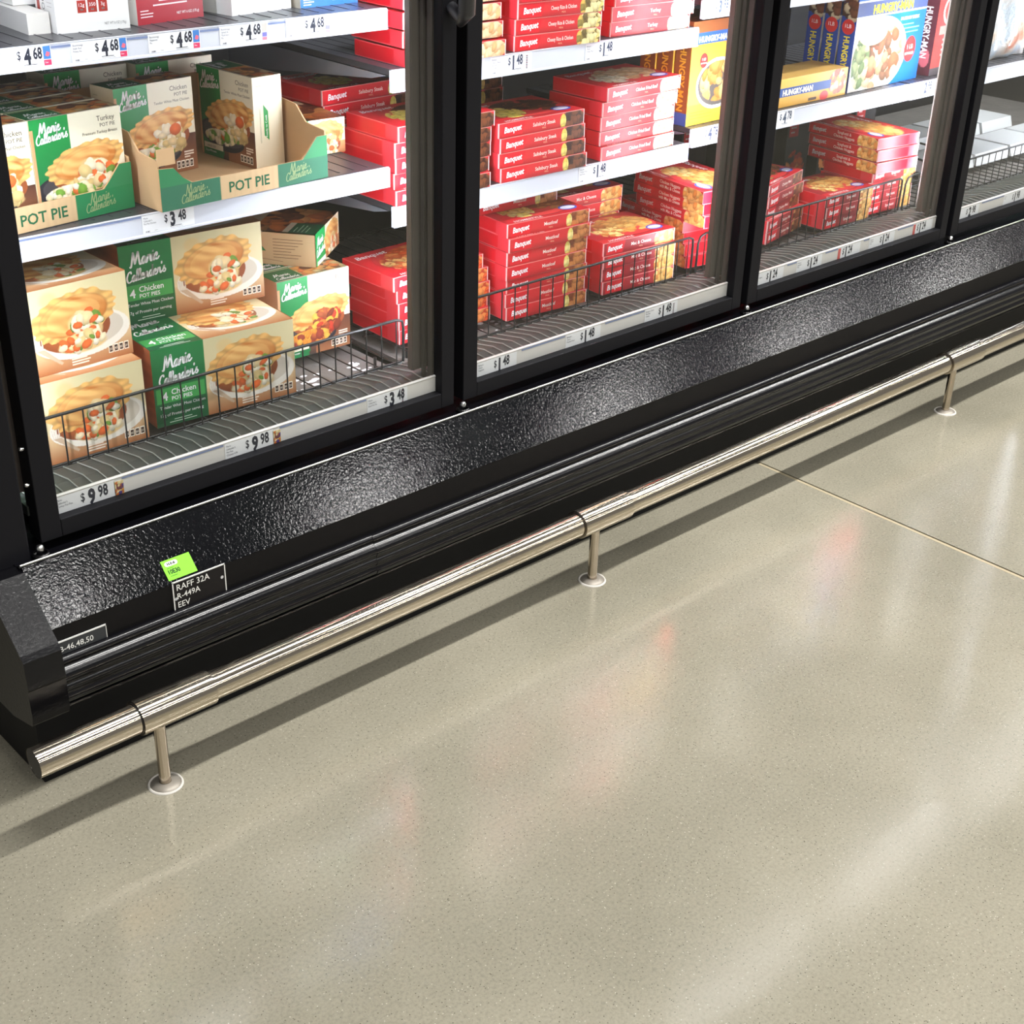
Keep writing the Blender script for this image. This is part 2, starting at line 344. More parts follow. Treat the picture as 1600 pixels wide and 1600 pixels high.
def floor_mat():
    m = bpy.data.materials.new('polished_concrete'); m.use_nodes = True; nt = m.node_tree; p = nt.nodes['Principled BSDF']
    tc = nt.nodes.new('ShaderNodeTexCoord')
    def noise(sc, det=4, rough=.55):
        n = nt.nodes.new('ShaderNodeTexNoise'); n.inputs['Scale'].default_value = sc; n.inputs['Detail'].default_value = det; n.inputs['Roughness'].default_value = rough
        nt.links.new(tc.outputs['Object'], n.inputs['Vector']); return n
    def ramp(src, stops):
        r = nt.nodes.new('ShaderNodeValToRGB'); nt.links.new(src, r.inputs[0])
        while len(r.color_ramp.elements) < len(stops): r.color_ramp.elements.new(.5)
        for e, (ps, c) in zip(r.color_ramp.elements, stops): e.position = ps; e.color = c
        return r
    def mix(fac, a, b, mode='MIX'):
        x = nt.nodes.new('ShaderNodeMix'); x.data_type = 'RGBA'; x.blend_type = mode
        if isinstance(fac, float): x.inputs[0].default_value = fac
        else: nt.links.new(fac, x.inputs[0])
        for i, s in ((6, a), (7, b)):
            if isinstance(s, tuple): x.inputs[i].default_value = s
            else: nt.links.new(s, x.inputs[i])
        return x.outputs[2]
    big = ramp(noise(2.2, 5).outputs['Fac'], [(0.3, rgba((139, 135, 119))), (0.7, rgba((160, 155, 138)))])
    fine = ramp(noise(210, 4, .75).outputs['Fac'], [(0.30, (0.76, 0.76, 0.76, 1)), (0.5, (1, 1, 1, 1)), (0.72, (1.14, 1.14, 1.13, 1))])
    c = mix(1.0, big.outputs[0], fine.outputs[0], 'MULTIPLY')
    def speck(sc, th, seed):
        v = nt.nodes.new('ShaderNodeTexVoronoi'); v.inputs['Scale'].default_value = sc
        mp = nt.nodes.new('ShaderNodeMapping'); mp.inputs['Location'].default_value = (seed, seed*.7, 0); nt.links.new(tc.outputs['Object'], mp.inputs[0]); nt.links.new(mp.outputs[0], v.inputs['Vector'])
        a = nt.nodes.new('ShaderNodeMath'); a.operation = 'LESS_THAN'; a.inputs[1].default_value = th; nt.links.new(v.outputs['Distance'], a.inputs[0])
        sp = nt.nodes.new('ShaderNodeSeparateColor'); nt.links.new(v.outputs['Color'], sp.inputs[0])
        b = nt.nodes.new('ShaderNodeMath'); b.operation = 'GREATER_THAN'; b.inputs[1].default_value = 0.55; nt.links.new(sp.outputs[0], b.inputs[0])
        k = nt.nodes.new('ShaderNodeMath'); k.operation = 'MULTIPLY'; nt.links.new(a.outputs[0], k.inputs[0]); nt.links.new(b.outputs[0], k.inputs[1]); return k.outputs[0]
    c = mix(speck(190, 0.17, 3.1), c, rgba((104, 100, 86)))
    c = mix(speck(170, 0.14, 7.7), c, rgba((190, 184, 168)))
    nt.links.new(c, p.inputs['Base Color'])
    rr = ramp(noise(3.5, 3).outputs['Fac'], [(0.3, (0.115, .115, .115, 1)), (0.7, (0.19, .19, .19, 1))])
    nt.links.new(rr.outputs[0], p.inputs['Roughness']); p.inputs['Specular IOR Level'].default_value = 0.95
    b = nt.nodes.new('ShaderNodeBump'); b.inputs['Strength'].default_value = 0.08; b.inputs['Distance'].default_value = 0.001
    nt.links.new(noise(70, 3).outputs['Fac'], b.inputs['Height']); nt.links.new(b.outputs['Normal'], p.inputs['Normal'])
    return m
# ------------------------------------------------------------------ floor
b = MB(); b.box((-4, -9, 4.4), (9, 3, 4.5)); structure(b.build('ceiling', mat('ceiling_paint', (52, 52, 54), 0.8)))
FLM = floor_mat(); JX = 1.530
f = MB()
f.box((-4, -9, -0.10), (JX-0.006, 3, 0)); f.box((JX+0.006, -9, -0.10), (9, 3, 0)); f.box((JX-0.006, -9, -0.10), (JX+0.006, 3, -0.006))
structure(f.build('floor', FLM))
j = MB(); j.box((JX-0.0035, -9, -0.006), (JX+0.0035, -0.075, -0.0012))
structure(j.build('trim_1', mat('joint_sealant', (178, 166, 138), 0.7, spec=.2)))
# ------------------------------------------------------------------ freezer case
P = 0.775; N = 5; XE = N*P-0.02
case = empty('freezer_case', (0, 0, 0))
tag(case, 'long black glass-door freezer case standing on the concrete floor', 'freezer')
XL = -0.125
b = MB(); b.box((XL+.03, 0.10, 0.02), (XE, 0.90, 0.30)); b.build('base', KICKM, case)
b = MB(); b.box((XL, 0.86, 0.30), (XE, 0.90, 2.05)); b.build('back_wall', INNER, case)
b = MB(); b.box((XL, 0.0, 2.02), (XE, 0.90, 2.10)); b.build('canopy', BLACKP, case)
b = MB(); b.box((XL, 0.06, 0.30), (XL+0.04, 0.86, 2.02)); b.build('end_panel', INNER, case)
b = MB(); b.box((XE-0.03, 0.0, 0.30), (XE, 0.86, 2.02)); b.build('end_panel', INNER, case)
b = MB(); b.box((XL, -0.004, 0.312), (-0.047, 0.06, 2.02)); b.build('end_post', FRAMEM, case, 0.003)
# sill, panel, band
b = MB(); b.prism([(0.10, 0.30), (-0.012, 0.300), (-0.020, 0.318), (-0.024, 0.3265), (-0.0225, 0.3285), (-0.012, 0.3240), (0.035, 0.3225), (0.10, 0.3225)], -0.073, XE); b.build('sill', BUMPM, case)
b = MB(); b.prism([(-0.0235, 0.3262), (-0.0218, 0.3245), (-0.089, 0.2565), (-0.0915, 0.259)], -0.07, XE); b.build('kick_panel', LEATH, case)
b = MB(); b.prism([(-0.0912, 0.2585), (-0.0912, 0.212), (-0.086, 0.212), (-0.086, 0.2565)], -0.07, XE); b.build('panel_band', BANDM, case)
def arc(cy_, cz_, r, a0, a1, n=7): return [(cy_+r*math.cos(math.radians(t)), cz_+r*math.sin(math.radians(t))) for t in np.linspace(a0, a1, n)]
BP = [(-0.086, 0.2155)]+arc(-0.0955, 0.2075, 0.0080, 88, 205, 12)+[(-0.1025, 0.2030)]+arc(-0.1000, 0.1890, 0.0130, 110, 200, 9)+[(-0.1110, 0.1810)]+arc(-0.1045, 0.1720, 0.0085, 130, 215, 8)+[(-0.1095, 0.1640)]+arc(-0.1020, 0.1550, 0.0105, 140, 250, 9)+[(-0.0990, 0.1410), (-0.0860, 0.1400)]
b = MB(); b.prism(BP, -0.07, 0.4685, True); b.build('bumper_rail', BUMPM, case)
BP2 = [(y-0.0005, z-0.001) for y, z in BP]
b = MB(); b.prism(BP2, 0.4695, XE, True); b.build('bumper_rail', BUMPM, case)
b = MB(); b.prism([(-0.086, 0.1395), (-0.1035, 0.1395), (-0.1045, 0.1370), (-0.1030, 0.1350), (-0.086, 0.1350)], -0.07, XE); b.build('bumper_lip', BUMPM, case)
b = MB(); b.box((XL+0.02, -0.070, 0.001), (XE, 0.10, 0.138)); b.box((XL+0.06, -0.0855, 0.138), (XE, 0.0, 0.213)); b.build('kick_plate', KICKM, case)
# end cap with its folded outline
b = MB(); b.prism([(0.11, 0.300), (0.06, 0.311), (-0.012, 0.3235), (-0.030, 0.3215), (-0.110, 0.2480), (-0.1165, 0.2400), (-0.1190, 0.1980), (-0.1165, 0.1930), (-0.1175, 0.1500), (-0.1130, 0.1350), (-0.05, 0.118), (0.11, 0.118)], XL, -0.0705)
b.build('end_cap', mat('moulded_end_cap', (12, 12, 15), 0.22, spec=0.28, bump=(170, 0.3, 0.0010, 'leather')), case, 0.0025)
t_ = MB(); t_.tube([(-0.072, -0.0238, 0.3296), (XE, -0.0238, 0.3296)], 0.0017, 8); t_.build('sill_trim', mat('bright_trim', (236, 236, 232), .28, metal=.9), case)
# mullions with LED strips
def mull(k):
    xc = -0.043+k*P
    if k == 0: xc = -0.075
    m_ = MB(); m_.box((xc-0.060 if k else XL+0.04, 0.046, 0.40), (xc+0.060, 0.058, 2.02)); m_.box((xc-0.02, 0.058, 0.40), (xc+0.02, 0.085, 2.02))
    m_.box((xc-0.058, 0.0445, 0.40), (xc-0.055, 0.046, 2.02)) if k else None
    mo = m_.build('mullion', MULL, case)
    for s in ((-1, 1) if k else (1,)):
        q = MB(); q.box((xc+s*0.0400-0.006, 0.060, 0.42), (xc+s*0.0400+0.006, 0.066, 1.98)); q.build('led_strip', LEDM, mo)
for k in range(0, N+1): mull(k)
# doors
def door(k):
    x0, x1 = -0.0275+k*P, 0.7265+k*P; ix0, ix1 = 0.004+k*P, 0.6985+k*P; z0, z1, iz0, iz1 = 0.3385, 2.0, 0.3655, 1.96
    d = MB()
    for a, c in (((x0, 0, z0), (ix0, 0.034, z1)), ((ix1, 0, z0), (x1, 0.034, z1)), ((ix0, 0, z0), (ix1, 0.034, iz0)), ((ix0, 0, iz1), (ix1, 0.034, z1))): d.box(a, c)
    do = d.build('door', FRAMEM, case, 0.0015)
    g = MB(); g.box((ix0-0.002, 0.010, iz0-0.002), (ix1+0.002, 0.014, iz1+0.002)); g.build('glass_pane', GLASS, do)
    t = MB(); t.box((ix1-0.004, 0.020, iz0), (ix1-0.001, 0.032, iz1)); t.box((ix1-0.010, 0.0345, iz0), (ix1-0.006, 0.042, iz1)); t.build('gasket', mat('gasket', (64, 58, 54), 0.35), do)
    h = MB(); hx = 0.7140+k*P
    h.tube([(hx, 0.0, 0.990), (hx, -0.026, 0.974), (hx, -0.036, 0.985), (hx, -0.040, 1.05), (hx, -0.040, 1.40), (hx, -0.030, 1.47), (hx, 0.0, 1.49)], [0.009, 0.011, 0.0135, 0.0125, 0.0125, 0.012, 0.009], 14)
    h.build('handle', mat('handle_black', (38, 38, 42), 0.3), do)
    p = MB(); p.lathe([(0, 0.0), (0.0125, 0.0), (0.0125, 0.005), (0.009, 0.006), (0.009, 0.006)], (-0.0335+k*P, -0.006, 0.3235), 20); p.build('hinge_cup', mat('hinge_black', (12, 12, 13), 0.25), do)
    p = MB(); p.lathe([(0, 0.0), (0.0062, 0.0), (0.0062, 0.008), (0.0045, 0.0115), (0.002, 0.0125), (0, 0.0125)], (-0.0335+k*P, -0.006, 0.329), 10); p.build('hinge_pin', CHROME, do)
for k in range(N): door(k)
for z_ in (0.432, 0.486):
    p = MB(); p.lathe([(0, 0), (0.003, 0), (0.004, 0.002), (0.0035, 0.004), (0, 0.005)], (-0.037, -0.003, z_), 10); p.build('screw', CHROME, case)
# ---- price tags ------------------------------------------------------------
def sticker(cv, w, h, x, y, z, parent, name='price_tag', tilt=0.0, th=0.0006, m=PAPER):
    me = printed_mesh(name, [(cv, w, h, (0, 0, 0), (1, 0, 0), (0, 0, 1), (0, -1, 0)), ((235, 235, 235), w, h, (w, th, 0), (-1, 0, 0), (0, 0, 1), (0, 1, 0)),
        ((235, 235, 235), w, th, (0, 0, h), (1, 0, 0), (0, 1, 0), (0, 0, 1)), ((235, 235, 235), w, th, (0, th, 0), (1, 0, 0), (0, -1, 0), (0, 0, -1)), ((235, 235, 235), th, h, (0, th, 0), (0, -1, 0), (0, 0, 1), (-1, 0, 0)), ((235, 235, 235), th, h, (w, 0, 0), (0, 1, 0), (0, 0, 1), (1, 0, 0))], m)
    o = bpy.data.objects.new(name, me); COL.objects.link(o); o.parent = parent; o.location = (x, y, z); o.rotation_euler[0] = tilt; return o
def price(w, h, words, d, c, deco=None, ink=(42, 44, 58)):  # paler ink arguments paint in the lamp wash-out on the tags
    cv = Cv(w, h, 100, (244, 244, 247)); gy = (84, 86, 100)
    n = len(words); ls = h*0.155
    for i, t in enumerate(words): cv.text(t, w*0.03, h*0.80-i*ls, ls*0.92, gy, sx=.82, wmax=w*0.40)
    px = w*(0.42 if words else 0.2); s_ = h*0.62
    dw = h*.58; cv.text('$', px, h*0.44, h*0.60, ink, sx=.70, bold=.012); cv.text(d, px+dw*.62, h*0.20, h*1.04, ink, sx=.68, bold=.045); cv.text(c, px+dw*(1.18 if d == '1' else 1.50), h*0.40, h*0.80, ink, sx=.62, bold=.028)
    cv.text('1N 88C', w*.05, h*.05, h*.12, gy, sx=.7, bold=.03); cv.lines(w*.22, h*.10, w*.10, 1, 1, h*.012, gy); cv.lines(w*.52, h*.13, w*.34, 1, 1, h*.03, ink, seed=3); cv.lines(w*.52, h*.06, w*.30, 1, 1, h*.012, gy, seed=5)
    if deco == 'blue':
        cv.shape([(w*.86, h*.34), (w*.985, h*.34), (w*.985, h*.98), (w*.86, h*.98)], (74, 132, 205)); cv.shape([(w*.89, h*.52), (w*.92, h*.72), (w*.97, h*.66), (w*.96, h*.50), (w*.93, h*.46)], (244, 110, 130), lift=.0003)
        cv.shape([(w*.86, h*.03), (w*.985, h*.03), (w*.985, h*.30), (w*.86, h*.30)], (226, 60, 104)); cv.text('Own', w*.875, h*.13, h*.13, (255, 255, 255), lift=.0003, sx=.7)
    if deco == 'pale':
        cv.shape([(w*.87, h*.5), (w*.97, h*.5), (w*.97, h*.96), (w*.87, h*.96)], (206, 200, 190)); cv.shape([(w*.87, h*.22), (w*.97, h*.22), (w*.97, h*.46), (w*.87, h*.46)], (126, 124, 196)); cv.shape([(w*.87, h*.03), (w*.97, h*.03), (w*.97, h*.2), (w*.87, h*.2)], (232, 130, 150))
    if deco == 'picture':
        q = Cv(w*.16, h*.8, 1500, (230, 210, 150)); q.blobs(w*.08, h*.38, w*.08, h*.38, [(214, 110, 50), (240, 220, 170), (120, 60, 70), (80, 60, 130), (220, 150, 60)], 30, h*.12, 4, clip=False)
        cv._pic = q
    if deco == 'bars':
        for i in range(8): cv.shape([(w*.86, h*(.1+i*.1)), (w*.90, h*(.1+i*.1)), (w*.90, h*(.16+i*.1)), (w*.86, h*(.16+i*.1))], (110, 60, 80) if i % 2 else (80, 80, 90))
    if deco == 'red':
        cv.shape([(0, h*.04), (w*.12, h*.04), (w*.12, h*.96), (0, h*.96)], (214, 96, 92)); cv.lines(w*.2, h*.88, w*.6, 1, 1, h*.03, gy)
    return cv
def stripe(rail, x0, x1, y, z, c=(126, 140, 178)):
    q = MB(); q.box((x0, y-0.0004, z), (x1, y+0.0002, z+0.0028)); q.build('insert_strip', mat('blue_grey_strip', c, .5), rail)
# ---- shelves ---------------------------------------------------------------
def shelf(x0, x1, zb, zt, label, y=0.1825, depth=0.50, clear=True):
    r = empty('shelf', (0, 0, 0)); tag(r, label, 'shelf', None)
    r.location = ((x0+x1)/2, y, zt); ox = (x0+x1)/2
    d = MB(); hw = (x1-x0)/2
    d.box((-hw+0.004, 0.006, -0.010), (hw-0.004, depth, 0.0))
    for i in range(26):
        xx = -hw+0.03+i*(2*hw-0.06)/25; d.box((xx-0.0012, 0.02, 0.0), (xx+0.0012, depth-0.02, 0.0008))
    d.build('shelf_deck', SHELFM, r)
    hh = zt-zb
    rl = MB(); rl.prism([(0.0062, -0.0006), (0.0015, 0.0003), (-0.0006, -0.0004), (0.0008, -0.0022), (0.0008, -hh+0.004), (-0.0022, -hh+0.0025), (-0.0022, -hh), (0.0062, -hh)], -hw, hw)
    ro = rl.build('price_rail', WHITER, r)
    if clear:
        c = MB(); c.box((hw-0.014, 0.0002, -hh+0.003), (hw+0.002, 0.0012, -0.002)); c.build('rail_end', CLEAR, ro)
    for s_ in (-1, 1):
        bk = MB(); bk.prism([(0.02, -0.012), (depth, -0.012), (depth, -0.07), (0.06, -0.022)], s_*(hw-0.006)-0.002, s_*(hw-0.006)+0.002)
        bk.build('bracket', mat('bracket_metal', (170, 176, 190), .25, metal=.6), r)
    def tg(xw, w, cv, sx=None):
        h = hh-0.0065; o = sticker(cv(w, h), w, h, xw-ox, 0.0000, -hh+0.0045, ro)
        q = getattr(cv, 'pic', None); return o
    return r, ro, ox, hh, tg
PW = 0.084
s1u = shelf(-0.06, 0.7355, 0.9305, 0.963, 'upper shelf of the leftmost freezer section, carrying the white, red and blue boxes')
for xx, wd, dc in ((0.079, ['Boomerangs', 'Traditional', 'Beef Pie'], 'blue'), (0.192, ['Boomerangs', 'Steak And', 'Potato Pie'], 'blue'), (0.309, ['Boomerangs', 'Pepperoni', 'Pie'], 'blue'), (0.426, ['Boomerangs', 'Spinach &', 'Mushroom', 'Pie'], 'pale'), (0.542, ['Boomerangs', 'Beef', 'Cheddar', 'Pie'], 'pale')):
    s1u[4](xx, PW, lambda w, h, wd=wd, dc=dc: price(w, h, wd, '4', '68', dc))
for a, c in ((0.163, 0.192), (0.276, 0.309), (0.393, 0.426), (0.510, 0.542)): stripe(s1u[1], a-s1u[2], c-s1u[2], 0.0004, -0.0065)
s1m = shelf(-0.06, 0.7355, 0.6750, 0.7085, 'middle shelf of the leftmost freezer section, carrying the pot pie display trays')
s1m[4](0.271, 0.088, lambda w, h: price(w, h, ['Marie', "Callender's", 'Pot Pie Chicken'], '3', '48'))
stripe(s1m[1], -0.05-s1m[2], 0.27-s1m[2], 0.0004, -0.0045, (126, 140, 178))
s2u = shelf(0.7435, 1.5110, 0.8290, 0.8650, 'upper shelf of the second freezer section, under cheesy rice and turkey meals')
for xx, wd, w_ in ((0.768, ['Banquet', 'Classic', 'Meal'], .05), (0.961, ['Banquet', 'Classic Cheesy', 'Rice And', 'Chicken'], .098), (1.195, ['Banquet', 'Classic', 'Turkey Meal'], .086)):
    s2u[4](xx, w_, lambda w, h, wd=wd: price(w, h, wd, '1', '48', 'bars' if wd[1].startswith('Classic C') else None, (70, 76, 100)))
s2m = shelf(0.7435, 1.5110, 0.6020, 0.6380, 'middle shelf of the second freezer section, under the salisbury steak meals')
s2m[4](0.757, 0.045, lambda w, h: price(w, h, ['Banquet', 'Meal'], '1', '48', None, (70, 76, 100)))
s2m[4](1.194, 0.092, lambda w, h: price(w, h, ['Banquet', 'Chicken Fried', 'Beef Meal'], '1', '48', None, (70, 76, 100)))
s3u = shelf(1.5190, 2.2860, 0.8790, 0.9140, 'upper shelf of the third freezer section, only its left end in view')
s3u[4](1.522, 0.085, lambda w, h: price(w, h, ['Hungry', 'Man'], '3', '98', None, (80, 90, 110)))
s3m = shelf(1.5190, 2.3120, 0.6270, 0.6640, 'shelf of the third freezer section, carrying the blue and yellow dinner boxes')
s3m[4](1.523, 0.088, lambda w, h: price(w, h, ['Hungry Man', 'Fried', 'Chicken'], '4', '78', None, (70, 76, 100)))
s3m[4](1.775, 0.086, lambda w, h: price(w, h, ['Hungry', 'Man'], '4', '78', None, (80, 90, 110)))
s3m[4](2.035, 0.090, lambda w, h: price(w, h, ['Hungry', 'Man', 'Dinner'], '4', '78', None, (190, 198, 220)))
s4m = shelf(2.3180, 3.0600, 0.6255, 0.6640, 'shelf of the fourth freezer section, carrying the frosty bag', clear=False)
s4m[4](2.322, 0.105, lambda w, h: price(w, h, ['Meal', 'Bag'], '2', '98', None, (90, 96, 116)))
# lower price rails just inside each door
def low_rail(k, tags):
    x0, x1 = 0.002+k*P, 0.7035+k*P; zb, zt = 0.3565, 0.3925
    r = MB(); r.prism([(0.0185, zb), (0.0165, zb+0.004), (0.0165, zt-0.002), (0.0155, zt+0.0005), (0.0185, zt+0.0022), (0.024, zt), (0.024, zb)], x0, x1)
    ro = r.build('price_rail', mat('lower_rail_white', (226, 222, 218), .5), case)
    q = MB(); q.box((x0, 0.016, zb-0.004), (x1, 0.024, zb-0.0005)); q.build('rail_edge', mat('rail_edge_metal', (170, 164, 160), .3, metal=.8), ro)
    for xx, w, wd, d, c, dc in tags:
        cv = price(w, 0.031, wd, d, c, dc); o = sticker(cv, w, 0.031, xx, 0.0160, zb+0.0032, ro)
        if hasattr(cv, '_pic'):
            pw, ph = cv._pic.w, cv._pic.h; sticker(cv._pic, pw, ph, xx+w*1.0-pw-0.001 if 0 else xx+w-0.001, 0.0160, zb+0.006, ro, 'picture_tag')
    ts = [(t[0], t[0]+t[1]) for t in tags]
    for (a, b_) in [(ts[i][1]+0.012, ts[i+1][0]-0.002) for i in range(len(ts)-1)]:
        if b_-a > 0.01: stripe(ro, a, b_, 0.0163, zt-0.0045, (84, 86, 104))
low_rail(0, [(0.006, 0.092, ['Marie', "Callender's", 'Turkey Pot Pies'], '9', '98', 'picture'), (0.282, 0.088, ['Marie', "Callender's", 'Pot Pies', 'Chicken 4 Pk'], '9', '98', 'picture'), (0.553, 0.084, ['Marie', "Callender's", 'Beef Pot Pie'], '3', '48', 'bars')])
low_rail(1, [(0.793, 0.094, ['Banquet', 'Classic', 'Spaghetti'], '1', '48', None), (1.010, 0.092, ['Banquet', 'Classic', 'Meatloaf Meal'], '1', '48', None), (1.225, 0.095, ['Banquet Classic', 'Mac And', 'Cheese'], '1', '48', 'bars')])
low_rail(2, [(1.560, 0.100, ['Banquet', 'Chicken Nuggets', 'Meal'], '1', '24', None), (1.706, 0.090, ['Banquet', 'Spaghetti', 'Meal'], '1', '24', None), (1.855, 0.085, [], '1', '24', 'red'), (1.975, 0.10, ['Banquet', 'Chicken', 'Meal'], '1', '24', None), (2.152, 0.082, [], '1', '24', 'red')])
low_rail(3, [(2.342, 0.10, ['Frozen', 'Meal', 'Bag'], '2', '98', None), (2.56, 0.10, ['Frozen', 'Meal'], '1', '98', None)])
# air grilles between rail and rack
def grille(k):
    x0, x1 = -0.03+k*P, 0.735+k*P; g = MB()
    g.prism([(0.026, 0.372), (0.026, 0.386), (0.060, 0.388), (0.128, 0.3755), (0.128, 0.366)], x0, x1); go = g.build('air_grille', GRILLE, case)
    r = MB(); n = 34
    for i in range(n):
        x = x0+0.012+i*(x1-x0-0.02)/(n-1); r.tube([(x, 0.030, 0.3885), (x, 0.060, 0.3905), (x, 0.124, 0.3785)], 0.0010, 6)
    r.build('grille_ribs', RIB, go)
    p = MB(); p.box((x0+0.01, 0.13, 0.345), (x1-0.01, 0.84, 0.352)); p.build('drip_pan', PANM, case)
for k in range(N): grille(k)
# wire racks
def rack(k, label):
    x0, x1 = -0.035+k*P+0.004, 0.735+k*P-0.004; y0, y1, zf, zt = 0.138, 0.80, 0.3725, 0.4545
    r = empty('wire_rack', (x0, y0, 0.352)); tag(r, label, 'wire rack'); w = x1-x0; Z = lambda z: z-0.352
    f = MB(); n = 22
    for i in range(n):
        x = 0.02+i*(w-0.04)/(n-1); f.tube([(x, 0.0, Z(zf)), (x, y1-y0, Z(zf))], 0.0014, 6)
    for yy in (0.004, 0.15, 0.32, 0.50, 0.65): f.tube([(0.006, yy, Z(zf)-0.0032), (w-0.006, yy, Z(zf)-0.0032)], 0.0022, 6)
    for yy in (0.05, 0.5):
        for x in (0.03, w-0.03): f.tube([(x, yy, 0.0006), (x, yy, Z(zf))], 0.003, 6)
    f.build('rack_floor', WIREM, r)
    g = MB(); c = 0.02
    g.tube([(0.002, 0.004, Z(zf)), (0.002, 0.003, Z(zt)-c), (0.006, 0.001, Z(zt)-0.005), (c, 0, Z(zt)), (w-c, 0, Z(zt)), (w-0.006, 0.001, Z(zt)-0.005), (w-0.002, 0.003, Z(zt)-c), (w-0.002, 0.004, Z(zf))], 0.0026, 8)
    n = 23
    for i in range(n):
        x = 0.02+i*(w-0.04)/(n-1); g.tube([(x, 0, Z(zt)), (x, 0, Z(zf)-0.003)], 0.0013, 6)
    g.tube([(0.004, 0.006, Z(zf)), (w-0.004, 0.006, Z(zf))], 0.0020, 6)
    g.build('front_fence', WIREM, r); return r
rack(0, 'black wire rack holding the pot pie multipacks behind the leftmost door')
rack(1, 'black wire rack holding the meatloaf meals behind the second door')
rack(2, 'black wire rack holding the shade-darkened red meals behind the third door')
# frost along the rack front
def frost(x0, x1, y, z, n, seed, label):
    r = random.Random(seed); m = MB()
    for i in range(n):
        x, yy = r.uniform(x0, x1), y+abs(r.gauss(0, 0.005)) if i % 10 < 8 else y+r.uniform(0, 0.10); s = r.uniform(0.002, 0.0065)
        V = [(x+s*1.6*math.cos(t)*r.uniform(.7, 1.1), yy+s*math.sin(t), z) for t in np.linspace(0, 2*PI, 7, endpoint=False)]
        V.append((x, yy, z+s*0.5)); m.add(V, [(i_, (i_+1) % 7, 7) for i_ in range(7)], True)
    o = m.build('frost', FROST, None); tag(o, label, 'frost'); o['kind'] = 'stuff'; return o
frost(0.50, 0.70, 0.140, 0.3522, 230, 4, 'white frost crumbs on the pan at the empty end of the pot pie rack')
frost(0.86, 1.18, 0.140, 0.3522, 300, 5, 'white frost crumbs on the pan below the meatloaf meals')
# ------------------------------------------------------------------ signs on the panel (parts of the case)
cv = Cv(0.088, 0.049, 300, (20, 17, 18)); wt = (245, 245, 240); e = 0.0016
for a in ([(0, 0), (.088, 0), (.088, e), (0, e)], [(0, .049-e), (.088, .049-e), (.088, .049), (0, .049)], [(0, 0), (e, 0), (e, .049), (0, .049)], [(.088-e, 0), (.088, 0), (.088, .049), (.088-e, .049)]): cv.shape(a, wt)
cv.text('RAFF 32A', .0065, .0335, .0145, wt, sx=.92, bold=.004, wmax=.064); cv.text('R-449A', .0065, .0195, .0135, wt, sx=.92, bold=.004, wmax=.052); cv.text('EEV', .0065, .0050, .0135, wt, sx=.95, bold=.004)
for sx_, sy_ in ((.004, .021), (.0815, .028)):
    cv.shape([(sx_+.0026*math.cos(t), sy_+.0026*math.sin(t)) for t in np.linspace(0, 2*PI, 14, endpoint=False)], (200, 202, 204), lift=.0005)
o = sticker(cv, .088, .049, 0.1145, -0.0935, 0.2125, case, 'name_plate', th=0.0015); o['label'] = 'black engraved plate with three lines of white letters'
cv = Cv(0.082, 0.0235, 300, (58, 60, 62)); cv.shape([(0, .0215), (.082, .0215), (.082, .0235), (0, .0235)], wt); cv.shape([(.0812, 0), (.082, 0), (.082, .0235), (.0812, .0235)], wt)
cv.text('RB-46,48,50', .004, .0062, .0125, wt, sx=.95, bold=.006, wmax=.074)
o = sticker(cv, .082, .0235, -0.0745, -0.0932, 0.2135, case, 'name_plate', th=0.0012); o['label'] = 'small grey plate with white numbers, left end under the cap'
cv = Cv(0.047, 0.031, 300, (140, 232, 60)); rr = []
for t in np.linspace(-PI/2, PI/2, 7): rr.append((.0215+.0035*math.cos(t), .0242+.0035*math.sin(t)))
for t in np.linspace(PI/2, 1.5*PI, 7): rr.append((.0075+.0035*math.cos(t), .0242+.0035*math.sin(t)))
cv.shape(rr, (246, 250, 244)); cv.text('H-E-B', .0145, .0224, .0052, (30, 50, 30), bold=.04, al='c', lift=.0004)
cv.lines(.005, .0175, .018, 1, 1, .0007, (50, 110, 30)); cv.text('10E30', .005, .0092, .0090, (20, 50, 20), bold=.03, sx=.9); cv.lines(.006, .0055, .017, 1, 1, .0007, (50, 110, 30), seed=4)
me = printed_mesh('green_sticker', [(cv, .047, .031, (0, 0, 0), (1, 0, 0), (0, 0, 1), (0, -1, 0)), ((110, 190, 50), .047, .031, (.047, .0004, 0), (-1, 0, 0), (0, 0, 1), (0, 1, 0))], PAPER)
o = bpy.data.objects.new('green_sticker', me); COL.objects.link(o); o.parent = case; o.location = (0.1130, -0.0886, 0.2632); o.rotation_euler = (math.radians(-45.4), 0, 0); o['label'] = 'lime green asset sticker'
